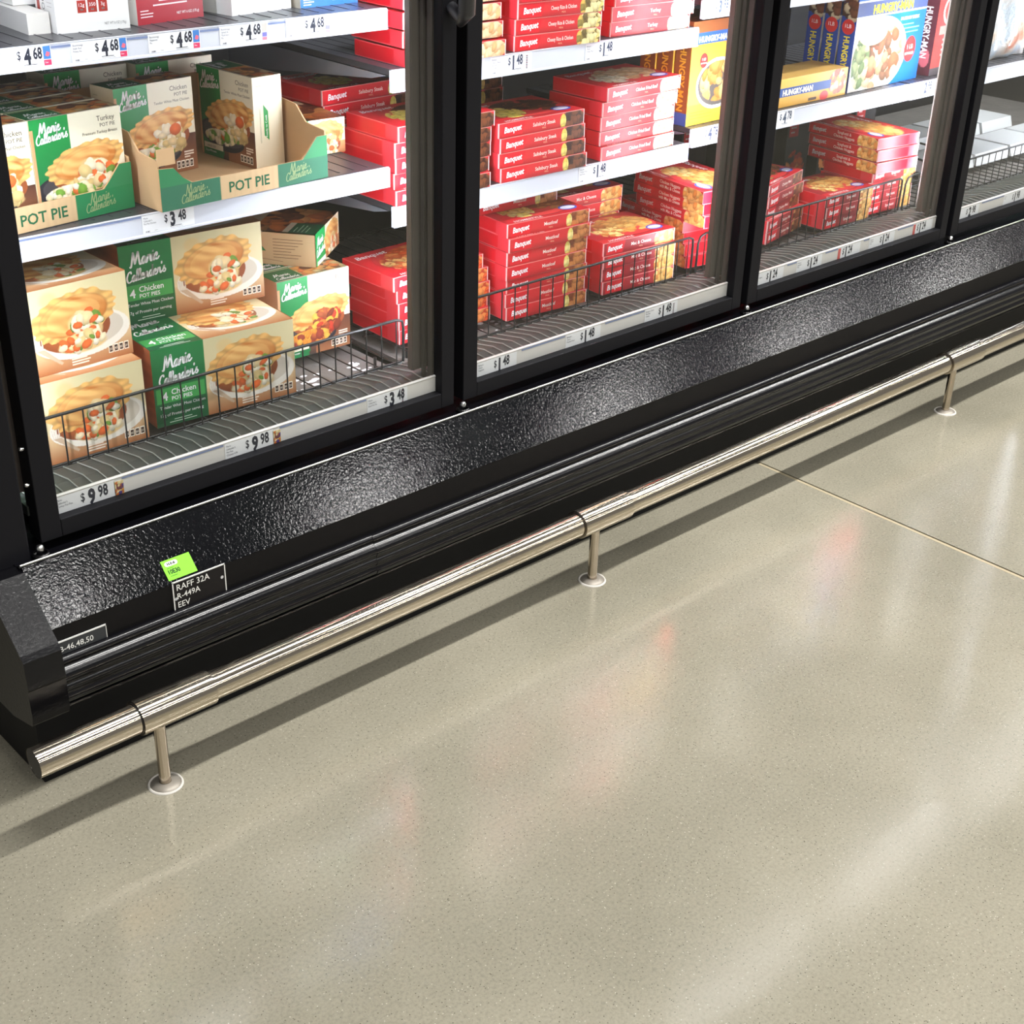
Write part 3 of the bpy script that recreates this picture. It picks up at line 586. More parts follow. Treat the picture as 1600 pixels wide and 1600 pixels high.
# ------------------------------------------------------------------ guard rail
rail = empty('guard_rail', (0.024, -0.184, 0)); tag(rail, 'brushed steel pipe guard rail on three short posts along the freezer base', 'guard rail')
RZ, RR = 0.1325, 0.0218; o0 = -0.024
def xt(x0, x1, r, seg=48, z=RZ): return MB().tube([(x0+o0, 0, z), (x1+o0, 0, z)], r, seg, False)
for a, c in ((-0.158, 0.9), (0.9, 2.11), (2.11, 3.4)):
    xt(a, c, RR).build('pipe', STEEL, rail)
b = MB(); b.add([(-0.1575+o0, RR*math.cos(t), RZ+RR*math.sin(t)) for t in np.linspace(0, 2*PI, 40, endpoint=False)], [tuple(range(40))]); b.build('end_plug', DARK, rail)
for a, c in ((-0.008, 0.108), (0.857, 0.978), (2.045, 2.180)):
    m_ = MB(); q = 0.004; r2 = RR+0.0040
    m_.tube([(a+o0, 0, RZ), (c+o0, 0, RZ)], r2, 48, False); m_.tube([(a+o0, 0, RZ), (a+0.0001+o0, 0, RZ)], [RR, r2], 48, False); m_.tube([(c-0.0001+o0, 0, RZ), (c+o0, 0, RZ)], [r2, RR], 48, False); m_.build('sleeve', STEEL, rail); xt(a-0.0016, a-0.0002, RR+0.0012).build('sleeve_gap', DARK, rail)
for x in (0.0245, 0.9047, 2.090):
    p_ = MB(); p_.tube([(x+o0, 0, 0.004), (x+o0, 0, RZ-RR+0.002)], 0.0086, 24); po = p_.build('post', STEELP, rail)
    q = MB(); q.lathe([(0.009, 0.006), (0.012, 0.0058), (0.0175, 0.004), (0.0215, 0.0015), (0.0225, 0.0002)], (x+o0, 0, 0), 36); q.build('floor_flange', mat('flange_grey', (150, 144, 134), .45, metal=.35), po)
    q = MB(); q.lathe([(0.0222, 0.0002), (0.0225, 0.0022), (0.0248, 0.0022), (0.0258, 0.0002)], (x+o0, 0, 0), 36); q.build('flange_ring', mat('white_sealant', (214, 210, 202), .5), po)
# ------------------------------------------------------------------ cartons
GREEN, LGREEN, CREAM, WOOD = (18, 118, 62), (70, 168, 84), (240, 232, 206), (178, 112, 70)
def facts(cv, x, y, s, n=4, c=(250, 240, 220)):     # row of nutrition badges
    for i in range(n):
        cv.shape([(x+i*s*1.15, y), (x+i*s*1.15+s, y), (x+i*s*1.15+s, y+s*1.7), (x+i*s*1.15, y+s*1.7)], c); cv.shape([(x+i*s*1.15+s*.15, y+s*.2), (x+i*s*1.15+s*.85, y+s*.2), (x+i*s*1.15+s*.85, y+s*1.45), (x+i*s*1.15+s*.15, y+s*1.45)], (70, 44, 30), lift=.0002)
        cv.text('248'[i % 3]+'0', x+i*s*1.15+s*.2, y+s*.55, s*.7, c, sx=.8, lift=.0003)
def fourpack_art(w, h, seed, top=False):
    cv = Cv(w, h, 1000, CREAM); cv.vgrad((240, 218, 170), (216, 204, 160), h*.30, h); cv.vgrad((176, 110, 66), (232, 200, 152), 0, h*.36)
    cv.ell(w*.50, h*.86, w*.07, h*.11, (232, 190, 120), .5, soft=.4)
    cv.ell(w*.68, h*.36, w*.315, h*.27, (150, 96, 62), .5, soft=.2); cv.ell(w*.685, h*.38, w*.31, h*.27, (240, 232, 218)); cv.ell(w*.685, h*.41, w*.27, h*.22, (214, 202, 184))
    cv.crust(w*.645, h*.62, w*.275, h*.275, seed)
    for i in range(4): cv.poly([(w*(.385+i*.014), h*.42), (w*(.391+i*.014), h*.42), (w*(.40+i*.012), h*.30), (w*(.394+i*.012), h*.30)], (226, 212, 196))
    cv.poly([(w*.39, h*.31), (w*.44, h*.31), (w*.55, h*.10), (w*.535, h*.08)], (206, 178, 150))
    cv.rect(0, 0, w*.355, h, GREEN); cv.vgrad((24, 92, 54), (22, 128, 66), 0, h, 0, w*.355)
    b0 = h*.30 if not top else h*.12
    cv.rect(w*.015, b0, w*.345, b0+h*.19, LGREEN)
    cv.script('Marie', w*.075, h*(.72 if not top else .66), w*.205, rot=.14, w=.30); cv.script("Callender's", w*.040, h*(.53 if not top else .45), w*.275, rot=.13, w=.30)
    cv.text('4', w*.05, b0+h*.035, h*.15, bold=.02); cv.text('Chicken', w*.115, b0+h*.095, h*.10, bold=.015, wmax=w*.22); cv.text('POT PIES', w*.115, b0+h*.02, h*.070, bold=.015, wmax=w*.2)
    if not top:
        cv.text('Tender White Meat Chicken', w*.03, h*.225, h*.055, wmax=w*.31); cv.text('17g of Protein per serving', w*.03, h*.125, h*.055, wmax=w*.31); cv.lines(w*.18, h*.065, w*.20, 2, h*.03, h*.008, (220, 240, 220), 'c')
        facts(cv, w*.84, h*.07, w*.030); cv.lines(w*.60, h*.10, w*.15, 3, h*.032, h*.018, (246, 230, 210), seed=3)
    else: cv.lines(w*.18, h*.06, w*.22, 2, h*.03, h*.01, (220, 240, 220), 'c')
    return cv
wood = Cv(.15, .131, 600, (186, 112, 70)); wood.grain(.12, 20, 300, 3)
FPW, FPD, FPH = 0.252, 0.15, 0.130
FOUR = carton('multipack', FPW, FPD, FPH, fourpack_art(FPW, FPH, 1), fourpack_art(FPW, FPD, 2, True), wood, wood)
FB = 'frozen pie box'
Z0 = 0.3745
put('pie_multipack', FOUR, -0.0265, 0.147, Z0, -1.0, 'lower left pie multipack behind the wire fence, its pie picture crossed by wires', FB, 'pie multipacks')
put('pie_multipack', FOUR, -0.0225, 0.166, Z0+FPH+.0005, 1.5, 'upper left pie multipack, whole pie on a white plate, nearest the door frame', FB, 'pie multipacks')
put('pie_multipack', FOUR, 0.2500, 0.161, Z0, -4.0, 'lower right pie multipack, its whole green panel behind the wire fence', FB, 'pie multipacks')
put('pie_multipack', FOUR, 0.2740, 0.278, Z0+FPH+.0005, -4.0, 'upper right pie multipack set back on the lower one, under the middle shelf', FB, 'pie multipacks')
put('pie_multipack', FOUR, 0.2630, 0.315, Z0, -4.0, 'pie multipack at the back carrying the set-back upper one, mostly hidden', FB, 'pie multipacks')
def potpie_art(kind, w=.15, h=.146):
    cv = Cv(w, h, 1100, CREAM); cv.vgrad((58, 44, 40), (150, 90, 58), 0, h*.30, w*.35); cv.vgrad((150, 96, 60), (86, 50, 40), 0, h*.40, w*.50)
    cv.rect(0, h*.05, w*.42, h, GREEN); cv.vgrad((20, 104, 56), (20, 150, 70), h*.2, h, 0, w*.42)
    cv.ell(w*.40, h*.27, w*.40, h*.17, (34, 34, 44), rot=-.10); cv.ell(w*.42, h*.29, w*.36, h*.135, (70, 66, 70), .8, rot=-.1)
    cv.crust(w*.56, h*.52, w*.44, h*.18, {'Turkey': 4, 'Chicken': 7, 'Beef': 9}[kind], filling='beef' if kind == 'Beef' else 'chicken')
    if kind != 'Beef': cv.blobs(w*.36, h*.24, w*.28, h*.09, [(250, 240, 216), (120, 170, 60), (236, 120, 60), (240, 226, 180)], 46, w*.055, 11)
    else: cv.blobs(w*.42, h*.22, w*.30, h*.10, [(226, 140, 50), (150, 60, 40), (180, 90, 50), (236, 170, 70)], 46, w*.06, 11)
    cv.rect(w*.05, h*.085, w*.40, h*.145, (238, 230, 206)); cv.rect(0, 0, w*.40, h*.085, GREEN); cv.rect(0, 0, w*.035, h*.9, (204, 156, 110))
    cv.script('Marie', w*.09, h*.845, w*.25, rot=.10, w=.30); cv.script("Callender's", w*.055, h*.755, w*.35, rot=.11, w=.30)
    ink = (74, 64, 52); cv.text(kind, w*.93, h*.885, h*.072, ink, al='r'); cv.text('POT PIE', w*.93, h*.825, h*.052, ink, al='r'); cv.text('Premium Turkey Breast' if kind == 'Turkey' else ('Tender White Meat Chicken' if kind == 'Chicken' else 'Tender Seasoned Beef'), w*.95, h*.765, h*.042, ink, al='r', wmax=w*.46)
    cv.text('LARGE SIZE', w*.10, h*.10, h*.033, ink, wmax=w*.26); cv.text('21g of Protein', w*.07, h*.045, h*.036, wmax=w*.27)
    facts(cv, w*.72, h*.035, w*.050, 4); cv.lines(w*.83, h*.20, w*.13, 3, h*.028, h*.016, (236, 220, 200), seed=2)
    return cv
def side_art(d, h, c=(238, 226, 196), mark=True):
    cv = Cv(d, h, 300, c)
    if mark:
        cv.shape([(d*.34, h*.36), (d*.50, h*.30), (d*.50, h*.62), (d*.34, h*.70)], (40, 150, 70)); cv.text('Ready to Cook', d*.45, h*.34, d*.10, rot=PI/2, lift=.0003, wmax=h*.26); cv.lines(d*.12, h*.9, d*.3, 1, 1, h*.004, (150, 150, 100)); cv.text('WITH PREMIUM INGREDIENTS', d*.24, h*.28, d*.07, (120, 130, 90), rot=PI/2, wmax=h*.5)
    return cv
def pietop(w, d):
    cv = Cv(w, d, 900, (226, 214, 186)); cv.rect(0, 0, w, d, (96, 62, 48)); cv.blobs(w*.65, d*.5, w*.33, d*.45, [(230, 160, 84), (206, 180, 130), (220, 120, 60), (120, 70, 50)], 46, d*.22, 3, clip=False); cv.rect(0, 0, w*.40, d, (20, 112, 60)); cv.rect(0, 0, w, d*.08, (214, 204, 178)); cv.rect(0, d*.93, w, d, (190, 176, 148))
    cv.script('Marie', w*.08, d*.42, w*.22, w=.3, rot=0); cv.script("Callender's", w*.06, d*.16, w*.3, w=.3, rot=0); return cv
PPW, PPD, PPH = .150, .058, .146
POT = {k: carton('pot_pie_'+k.lower(), PPW, PPD, PPH, potpie_art(k), pietop(PPW, PPD), side_art(PPD, PPH), side_art(PPD, PPH), (206, 172, 126)) for k in ('Turkey', 'Chicken', 'Beef')}
kraft = Cv(.145, .058, 500, (206, 178, 134)); kraft.shape([(.012, .026), (.012, .040), (.045, .036), (.055, .024)], (50, 140, 74)); kraft.shape([(.0, .014), (.085, .006), (.085, .007), (.0, .015)], (150, 120, 90)); kraft.lines(.068, .046, .06, 7, .0055, .0011, (120, 92, 66), seed=6)
def flat_side(w, h):
    cv = Cv(w, h, 1000, (244, 234, 206)); cv.vgrad((170, 104, 60), (226, 168, 110), 0, h*.35, w*.3); cv.rect(0, 0, w*.40, h, (24, 152, 74)); cv.crust(w*.66, h*.55, w*.32, h*.40, 5); cv.script('Marie', w*.06, h*.55, w*.27, w=.3); cv.script("Callender's", w*.03, h*.25, w*.36, w=.3); cv.rect(w*.06, 0, w*.4, h*.12, (240, 240, 220)); return cv
def flat_top(w, d):
    cv = Cv(w, d, 900, (92, 52, 38)); cv.blobs(w*.5, d*.5, w*.55, d*.5, [(176, 96, 50), (120, 66, 40), (206, 140, 76), (90, 40, 30), (216, 120, 50)], 60, d*.14, 8, clip=False); cv.rect(0, 0, w*.40, d*.34, (20, 92, 52)); cv.rect(0, d*.34, w*.40, d*.42, (200, 190, 160)); cv.lines(w*.05, d*.28, w*.3, 4, d*.05, d*.01, (190, 220, 190)); cv.rect(w*.1, d*.8, w*.9, d, (190, 168, 130)); return cv
FLAT = carton('flat_pot_pie', .118, .146, .060, flat_side(.118, .060), flat_top(.118, .146), kraft, kraft, (206, 178, 134))
FLATB = carton('flat_pot_pie', .146, .146, .060, flat_side(.146, .060), flat_top(.146, .146), kraft, kraft, (206, 178, 134))
put('pot_pie_box', POT['Beef'], 0.5540, 0.266, Z0, -1.0, 'beef pot pie box standing right of the multipacks, brown meat filling on its front', FB, 'pot pie boxes')
put('pot_pie_box', POT['Beef'], 0.5560, 0.3265, Z0, -1.0, 'pot pie box standing second in the row behind the front beef box', FB, 'pot pie boxes')
put('pot_pie_box', POT['Beef'], 0.5580, 0.3870, Z0, -1.0, 'pot pie box standing last in the row behind the front beef box', FB, 'pot pie boxes')
put('pot_pie_box', FLATB, 0.6530, 0.288, Z0+PPH+.001, 38, 'turned pot pie box lying flat on the beef boxes, kraft side showing', FB, 'pot pie boxes')
ZM = 0.7098
put('pot_pie_box', FLAT, 0.6200, 0.318, ZM, -5, 'pot pie box lying flat on the middle shelf beside the half empty tray', FB, 'pot pie boxes')
# ---- display trays
def tray(x, y, z, yaw, w, d, label, ends):
    r = empty('display_tray', (x, y, z), math.radians(yaw)); tag(r, label, 'cardboard tray', 'kraft display trays'); t = .0025; hb = .13
    m = MB(); m.box((0, 0.001, 0), (w, d, t)); m.build('tray_floor', CARD, r)
    for xx in (0, w-t):
        q = MB(); q.prism([(0.002, t), (0.002, .075), (.05, .080), (.075, .105), (d*.7, .118), (d, hb), (d, t)], xx, xx+t); q.build('tray_side', CARD, r)
    m = MB(); m.box((0, d-t, t), (w, d, hb)); m.build('tray_back', CARD, r)
    hm, he = .036, .068; F = [(0, 0), (w, 0), (w, he), (w-.020, he), (w-.042, hm+.008), (w-.052, hm), (.058, hm), (.040, hm+.010), (.026, he-.006), (0, he-.004)]
    q = MB(); n = len(F); q.add([(a, 0, b) for a, b in F]+[(a, t, b) for a, b in F], [tuple(range(n)), tuple(reversed(range(n, 2*n)))]+[(i, n+i, n+(i+1) % n, (i+1) % n) for i in range(n)]); q.build('tray_front', CARD, r)
    cv = Cv(w, hm, 500, (208, 176, 134)); cv.grain(.05, 400, 10, 2); g = (50, 112, 84) if ends else (36, 128, 78)
    for a, c in ((0, w*.335), (w*.68, w)): cv.rect(a, 0, c, hm, g)
    for a in (w*.20, w*.82): cv.script('Marie', a-.02, hm*.50, .036, (150, 170, 120), w=.2); cv.script("Callender's", a-.028, hm*.18, .052, (150, 170, 120), w=.2)
    cv.text('POT PIE', w*.507, hm*.26, hm*.62, (30, 96, 62), bold=.02, al='c', wmax=w*.30)
    me = printed_mesh('tray_print', [(cv, w, hm, (0, 0, 0), (1, 0, 0), (0, 0, 1), (0, -1, 0))], PAPER); o = bpy.data.objects.new('front_print', me); COL.objects.link(o); o.parent = r; o.location = (0, -0.0006, 0)
    for a, b_ in ((0, .055), (w-.050, w)):
        pts = [(a, hm), (b_, hm)]+([(w, he), (w-.020, he), (w-.042, hm+.008)] if a else [(.040, hm+.010), (.026, he-.006), (0, he-.004)])
        q = MB(); q.add([(px_, -0.0006, pz_) for px_, pz_ in pts], [tuple(range(len(pts)))]); q.build('corner_print', mat('tray_green', g, .6), r)
    if ends:
        q = MB(); q.prism([(0.0, 0.068), (0.001, 0.092), (0.003, 0.092), (0.003, 0.068)], 0.0, 0.030); q.build('torn_flap', CARD, r)
    return r
tray(-0.024, 0.186, ZM, 7, 0.310, 0.29, 'full kraft display tray of pot pies at the left end of the middle shelf', False)
tray(0.300, 0.172, ZM, 3.0, 0.314, 0.28, 'half empty kraft display tray right of the full one, bare brown floor showing', True)
T1 = Matrix.Translation((-0.024, 0.186, ZM)) @ Matrix.Rotation(math.radians(7), 4, 'Z')
rows = ['front', 'second', 'third', 'back']
for c_ in (0, 1):
    for r_ in range(4):
        p_ = T1 @ Vector((0.0035+c_*0.1515, 0.006+r_*0.0605, 0.003)); k = 'Turkey' if c_ else 'Chicken'
        put('pot_pie_box', POT[k], p_.x, p_.y, p_.z+.0005, 7, f"upright pot pie box in the full tray, {rows[r_]} of its {'right, turkey' if c_ else 'left'} row", FB, 'pot pie boxes')
put('pot_pie_box', POT['Chicken'], 0.3220, 0.330, ZM+.0035, 8, 'chicken pot pie box standing at the left end inside the half empty tray', FB, 'pot pie boxes')
put('pot_pie_box', POT['Chicken'], 0.5300, 0.434, ZM+.0035, -86, 'chicken pot pie box turned sideways at the right end of the half empty tray', FB, 'pot pie boxes')
put('pot_pie_box', POT['Chicken'], 0.4550, 0.500, ZM, 3, 'shaded pot pie box standing behind the back wall of the half empty tray', FB, 'pot pie boxes')
put('pot_pie_box', POT['Chicken'], 0.2980, 0.510, ZM, 3, 'shaded pot pie box behind the tray, left of its shaded neighbour', FB, 'pot pie boxes')
# ---- upper shelf: small pie cartons
def boom(w, h, base, acc, red=False, blue=False):
    cv = Cv(w, h, 900, base)
    if red:
        cv.rect(0, 0, w, h*.40, (176, 40, 54)); cv.blobs(w*.45, h*.40, w*.5, h*.06, [(176, 40, 54)], 24, w*.09, 3, clip=False); cv.ell(w*.5, h*.55, w*.4, h*.08, (226, 130, 60)); cv.ell(w*.5, h*.57, w*.38, h*.06, (240, 200, 150)); cv.rect(w*.75, 0, w, h, (170, 46, 56))
        cv.text('REAL FOOD, FAST', w*.5, h*.245, h*.05, al='c', bold=.02, wmax=w*.4); cv.lines(w*.5, h*.20, w*.55, 2, h*.04, h*.013, (250, 230, 230), 'c'); cv.text('NET WT 6 OZ (170 g)', w*.93, h*.06, h*.036, al='r', wmax=w*.34); cv.lines(w*.05, h*.12, w*.2, 3, h*.028, h*.010, (250, 230, 230))
    elif blue:
        cv.rect(0, 0, w, h, (52, 116, 196)); cv.lines(w*.05, h*.10, w*.2, 4, h*.025, h*.01, (240, 245, 250)); cv.lines(w*.55, h*.10, w*.35, 2, h*.05, h*.03, (190, 220, 245)); cv.lines(w*.3, h*.3, w*.5, 3, h*.06, h*.03, (240, 245, 250))
    else:
        cv.text('BOOMERANGS', w*.5, h*.6, h*.10, acc, al='c', wmax=w*.8); cv.lines(w*.5, h*.43, w*.5, 3, h*.035, h*.008, (150, 150, 150), 'c')
        for s_ in (-1, 1): cv.script('', 0, 0, 1) if 0 else cv.shape([(w*.5+s_*w*.36, h*.52), (w*.5+s_*w*.385, h*.46), (w*.5+s_*w*.385, h*.42), (w*.5+s_*w*.36, h*.36), (w*.5+s_*w*.37, h*.42), (w*.5+s_*w*.37, h*.46)], (90, 96, 90))
        for i in range(3):
            x = w*(.30+i*.145); cv.shape([(x, h*.17), (x+w*.12, h*.17), (x+w*.12, h*.28), (x, h*.28)], acc); cv.text(('12g', '350', '3g')[i], x+w*.06, h*.225, h*.045, al='c', lift=.0004); cv.lines(x+w*.06, h*.19, w*.07, 1, 1, h*.015, (250, 240, 240), 'c')
        cv.text('NET WT 6 OZ (170g)', w*.95, h*.05, h*.034, (110, 110, 110), al='r', wmax=w*.3)
    return cv
def boom_side(d, h, acc, base=(246, 244, 240)):
    cv = Cv(d, h, 500, base); cv.shape([(d*.10, h*.13), (d*.25, h*.13), (d*.25, h*1.0), (d*.10, h*1.0)], acc); cv.text('BOOMERANGS', d*.50, h*.14, d*.20, (70, 80, 76), rot=PI/2); cv.lines(d*.62, h*.40, d*.3, 6, h*.035, h*.005, (190, 180, 176)); return cv
bh = .15
specs = [('white', 0.203, 0.241, .963, -3, .109, (247, 246, 243), (178, 56, 48), 0, 0, 'white box with three red-brown badges, at the left end of the upper shelf'),
         ('red', 0.3285, 0.243, .963, 10, .124, (240, 232, 222), (170, 40, 50), 1, 0, 'dark red and white box on the upper shelf, second from the left'),
         ('green', 0.487, 0.243, .963, 9, .122, (246, 247, 244), (110, 190, 60), 0, 0, 'white box with lime green badges on the upper shelf'),
         ('blue', 0.615, 0.247, .963, 4, .118, (50, 110, 190), (50, 110, 190), 0, 1, 'blue box at the right end of the upper shelf')]
for nm, x, y, z, yw, w, bg, ac, rd, bl, lb in specs:
    me = carton('snack_'+nm, w, .066, bh, boom(w, bh, bg, ac, rd, bl), (240, 240, 236), boom_side(.066, bh, ac) if nm != 'blue' else (214, 204, 186), (235, 233, 230))
    put('snack_box', me, x, y, z, yw, lb, 'frozen snack box', 'boxes on the upper shelf')
    if nm == 'white': WB = me
lowb = carton('lying_snack', .032, .12, .028, (236, 232, 224), (240, 238, 232), (234, 230, 224), (230, 226, 220))
put('snack_box', lowb, 0.168, 0.256, .963, -3, 'low white box lying under the tilted-back white box at the frame', 'frozen snack box', 'boxes on the upper shelf')
put('snack_box', WB, 0.1820, 0.326, .9918, -3, 'white box standing behind the front white one, mostly hidden', 'frozen snack box', 'boxes on the upper shelf')
# ---- red meal cartons
BW, BH, BD = .217, .0265, .145
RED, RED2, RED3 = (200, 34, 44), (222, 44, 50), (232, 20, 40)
FOOD = {'steak': ([(84, 40, 24), (120, 66, 36), (64, 30, 20)], [(232, 206, 90), (244, 222, 120)]), 'meatloaf': ([(176, 96, 48), (206, 130, 70), (150, 76, 40)], [(240, 214, 110), (250, 232, 150)]),
        'rice': ([(236, 206, 120), (246, 226, 160), (120, 100, 50)], [(226, 186, 90), (150, 130, 60)]), 'turkey': ([(246, 226, 190), (226, 180, 130)], [(250, 240, 214), (220, 190, 140)]),
        'fried': ([(244, 206, 160), (230, 176, 120)], [(250, 236, 210), (240, 214, 170)]), 'pasta': ([(232, 96, 40), (240, 150, 80), (200, 60, 30)], [(250, 196, 120), (226, 110, 60)]),
        'strips': ([(240, 190, 110), (226, 160, 80)], [(250, 216, 140), (206, 130, 60)]), 'nuggets': ([(246, 190, 110), (230, 150, 70)], [(250, 220, 150), (240, 176, 90)]), 'brown': ([(110, 62, 36), (150, 96, 56)], [(190, 150, 90), (90, 50, 30)])}
def meal_front(words, food, w=BW, h=BH, base=RED2):
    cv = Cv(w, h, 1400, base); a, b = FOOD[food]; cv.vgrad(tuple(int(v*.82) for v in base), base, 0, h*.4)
    cv.poly([(w*.035, h*.08), (w*.265, h*.08), (w*.30, h*.92), (w*.05, h*.92)], (226, 30, 44))
    cv.blobs(w*.86, h*.45, w*.15, h*.60, a, 80, h*.32, 3, clip=True); cv.blobs(w*.745, h*.40, w*.035, h*.5, b, 24, h*.26, 5)
    cv.rect(w*.992, 0, w, h, (250, 226, 222)); cv.rect(0, h*.955, w, h, (250, 176, 170), .8); cv.rect(0, 0, w*.006, h, (252, 200, 196))
    cv.text('Banquet', w*.060, h*.30, h*.56, (255, 255, 255), bold=.028, shear=.22, rot=.05, wmax=w*.20)
    n = len(words)
    for i, t in enumerate(words): cv.text(t, w*.52, h*(.40 if n == 1 else .56-.34*i), h*(.36 if i == 0 or n > 1 and len(t) > 5 else .22), (255, 236, 226), bold=.014, al='c', wmax=w*.30)
    if n == 1: cv.text('MEAL', w*.52, h*.16, h*.16, (250, 190, 150), al='c')
    return cv
def meal_top(food, w=BW, d=BD, base=RED2):
    cv = Cv(w, d, 800, base); a, b = FOOD[food]; cv.rect(0, 0, w, d*.14, RED); cv.ell(w*.56, d*.50, w*.46, d*.46, (60, 36, 30), .7, soft=.1)
    cv.ell(w*.56, d*.52, w*.44, d*.43, (214, 60, 60)); cv.blobs(w*.62, d*.55, w*.36, d*.36, a, 130, w*.060, 7, (.35, .8), angs=(-.5, .6)); cv.blobs(w*.32, d*.42, w*.18, d*.28, b, 70, w*.045, 9)
    cv.text('Banquet', w*.06, d*.80, d*.15, bold=.02, shear=.2, rot=.03)
    cv.text('HOMESTYLE', w*.10, d*.025, d*.085, (250, 220, 216), bold=.02, shear=.2)
    P_ = [(w*.84+w*.105*math.cos(t), d*.20+d*.10*math.sin(t)) for t in np.linspace(0, 2*PI, 20, endpoint=False)]; cv.shape(P_, (66, 90, 190))
    P_ = [(w*.84+w*.085*math.cos(t), d*.20+d*.065*math.sin(t)) for t in np.linspace(0, 2*PI, 20, endpoint=False)]; cv.shape(P_, (226, 226, 240), lift=.0003)
    cv.lines(w*.84, d*.21, w*.11, 2, d*.035, d*.02, (90, 60, 160), 'c'); return cv
def meal_side(d=BD, h=BH, base=RED3):
    cv = Cv(d, h, 500, base); cv.rect(0, h*.94, d, h, (250, 120, 124)); cv.rect(0, 0, d, h*.05, (250, 110, 116)); cv.rect(d*.985, 0, d, h, (252, 210, 206)); cv.rect(d*.75, 0, d*.985, h, (236, 60, 72)); return cv
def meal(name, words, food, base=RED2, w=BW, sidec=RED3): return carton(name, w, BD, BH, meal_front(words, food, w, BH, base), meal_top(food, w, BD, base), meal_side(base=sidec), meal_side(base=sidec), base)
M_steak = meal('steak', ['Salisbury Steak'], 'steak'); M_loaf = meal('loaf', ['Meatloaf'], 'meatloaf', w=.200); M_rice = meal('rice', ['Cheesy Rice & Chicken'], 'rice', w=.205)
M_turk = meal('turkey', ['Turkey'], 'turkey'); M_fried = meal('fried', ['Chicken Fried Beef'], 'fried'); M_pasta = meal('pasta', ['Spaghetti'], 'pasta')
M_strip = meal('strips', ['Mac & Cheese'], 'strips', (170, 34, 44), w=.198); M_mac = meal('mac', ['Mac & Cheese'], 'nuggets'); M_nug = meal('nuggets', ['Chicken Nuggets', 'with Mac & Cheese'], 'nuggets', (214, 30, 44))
M_spag = meal('spag', ['Spaghetti &', 'Chicken Nuggets'], 'nuggets', (214, 36, 44)); M_shade = meal('dark', ['Chicken Meal'], 'brown', (156, 44, 48), w=.185); M_shade2 = meal('dark2', ['Spaghetti'], 'strips', (160, 40, 46), w=.175)  # last two: red darkened to hold the shade behind the third door
F1 = 'seen past the right edge of the first door'
# section 2, in view through the first and second door
stack('meal_carton', M_pasta, BH, 4, 0.7640, 0.200, Z0, 0, 'red spaghetti carton', 'the rack stack by the first mullion', 'spaghetti meals by the first mullion', start=0)
put('meal_carton', M_pasta, 0.7480, 0.190, Z0+4*(BH+.0004), 2, 'red spaghetti carton jutting left on top of the stack by the first mullion', 'frozen meal box', 'spaghetti meals by the first mullion')
stack('meal_carton', M_steak, BH, 5, 0.7500, 0.184, .6385, 1, 'red steak carton', 'the middle shelf stack by the first mullion', 'steak meals by the first mullion', jit=.006)
stack('meal_carton', M_steak, BH, 6, 0.7470, 0.380, .6385, 3, 'red steak carton', 'the shaded rear stack by the first mullion', 'steak meals at the back')
stack('meal_carton', M_fried, BH+.003, 5, 0.7750, 0.186, .8655, 0, 'red fried chicken carton', 'the top stack by the first mullion', 'fried chicken meals on the upper shelf', jit=.005)
stack('meal_carton', M_rice, BH, 5, 1.0260, 0.189, .8655, -3, 'red cheesy rice and chicken carton', 'its upper shelf stack', 'cheesy rice meals')
stack('meal_carton', M_turk, BH, 5, 1.2770, 0.196, .8655, -2.5, 'red turkey meal carton', 'its upper shelf stack', 'turkey meals')
stack('meal_carton', M_steak, BH, 4, 0.9900, 0.187, .6385, -.5, 'red salisbury steak carton', 'the four-high middle shelf stack', 'salisbury steak meals')
stack('meal_carton', M_steak, BH, 6, 0.9950, 0.420, .6385, 1, 'dim red salisbury steak carton', 'the stack behind the four-high one', 'salisbury steak meals at the back')
stack('meal_carton', M_fried, BH+.0009, 5, 1.2600, 0.186, .6385, 2, 'red chicken fried beef carton', 'the five-high middle shelf stack', 'chicken fried beef meals', jit=.005)
stack('meal_carton', M_loaf, BH, 7, 1.0020, 0.170, Z0, -4, 'red meatloaf meal carton', 'the tall seven-high rack stack', 'meatloaf meals', jit=.0035)
put('meal_carton', M_loaf, 0.9930, 0.245, Z0+7*(BH+.0004), -2, 'red meatloaf meal carton set back on top of the tall stack', 'frozen meal box', 'meatloaf meals')
stack('meal_carton', M_strip, BH, 4, 1.2520, 0.159, Z0, -4.0, 'dark red strips carton', 'the short stack right of the meatloaf', 'chicken strips meals', jit=.003)
stack('meal_carton', M_mac, BH, 6, 1.2350, 0.312, Z0, -3, 'red mac and cheese carton', 'the stack behind the strips cartons', 'mac and cheese meals', jit=.006)
for i in range(7):
    up = i > 3; put('meal_carton', M_nug, (1.512 if up else 1.545)-.006*(i % 4), (.312 if up else .380)+.004*(i % 3), Z0+i*(BH+.0004), -98+(i % 3), f"sideways red nugget carton, {'topmost' if i == 6 else ORD[i]} of the stack by the second mullion", 'frozen meal box', 'nugget meals turned sideways')
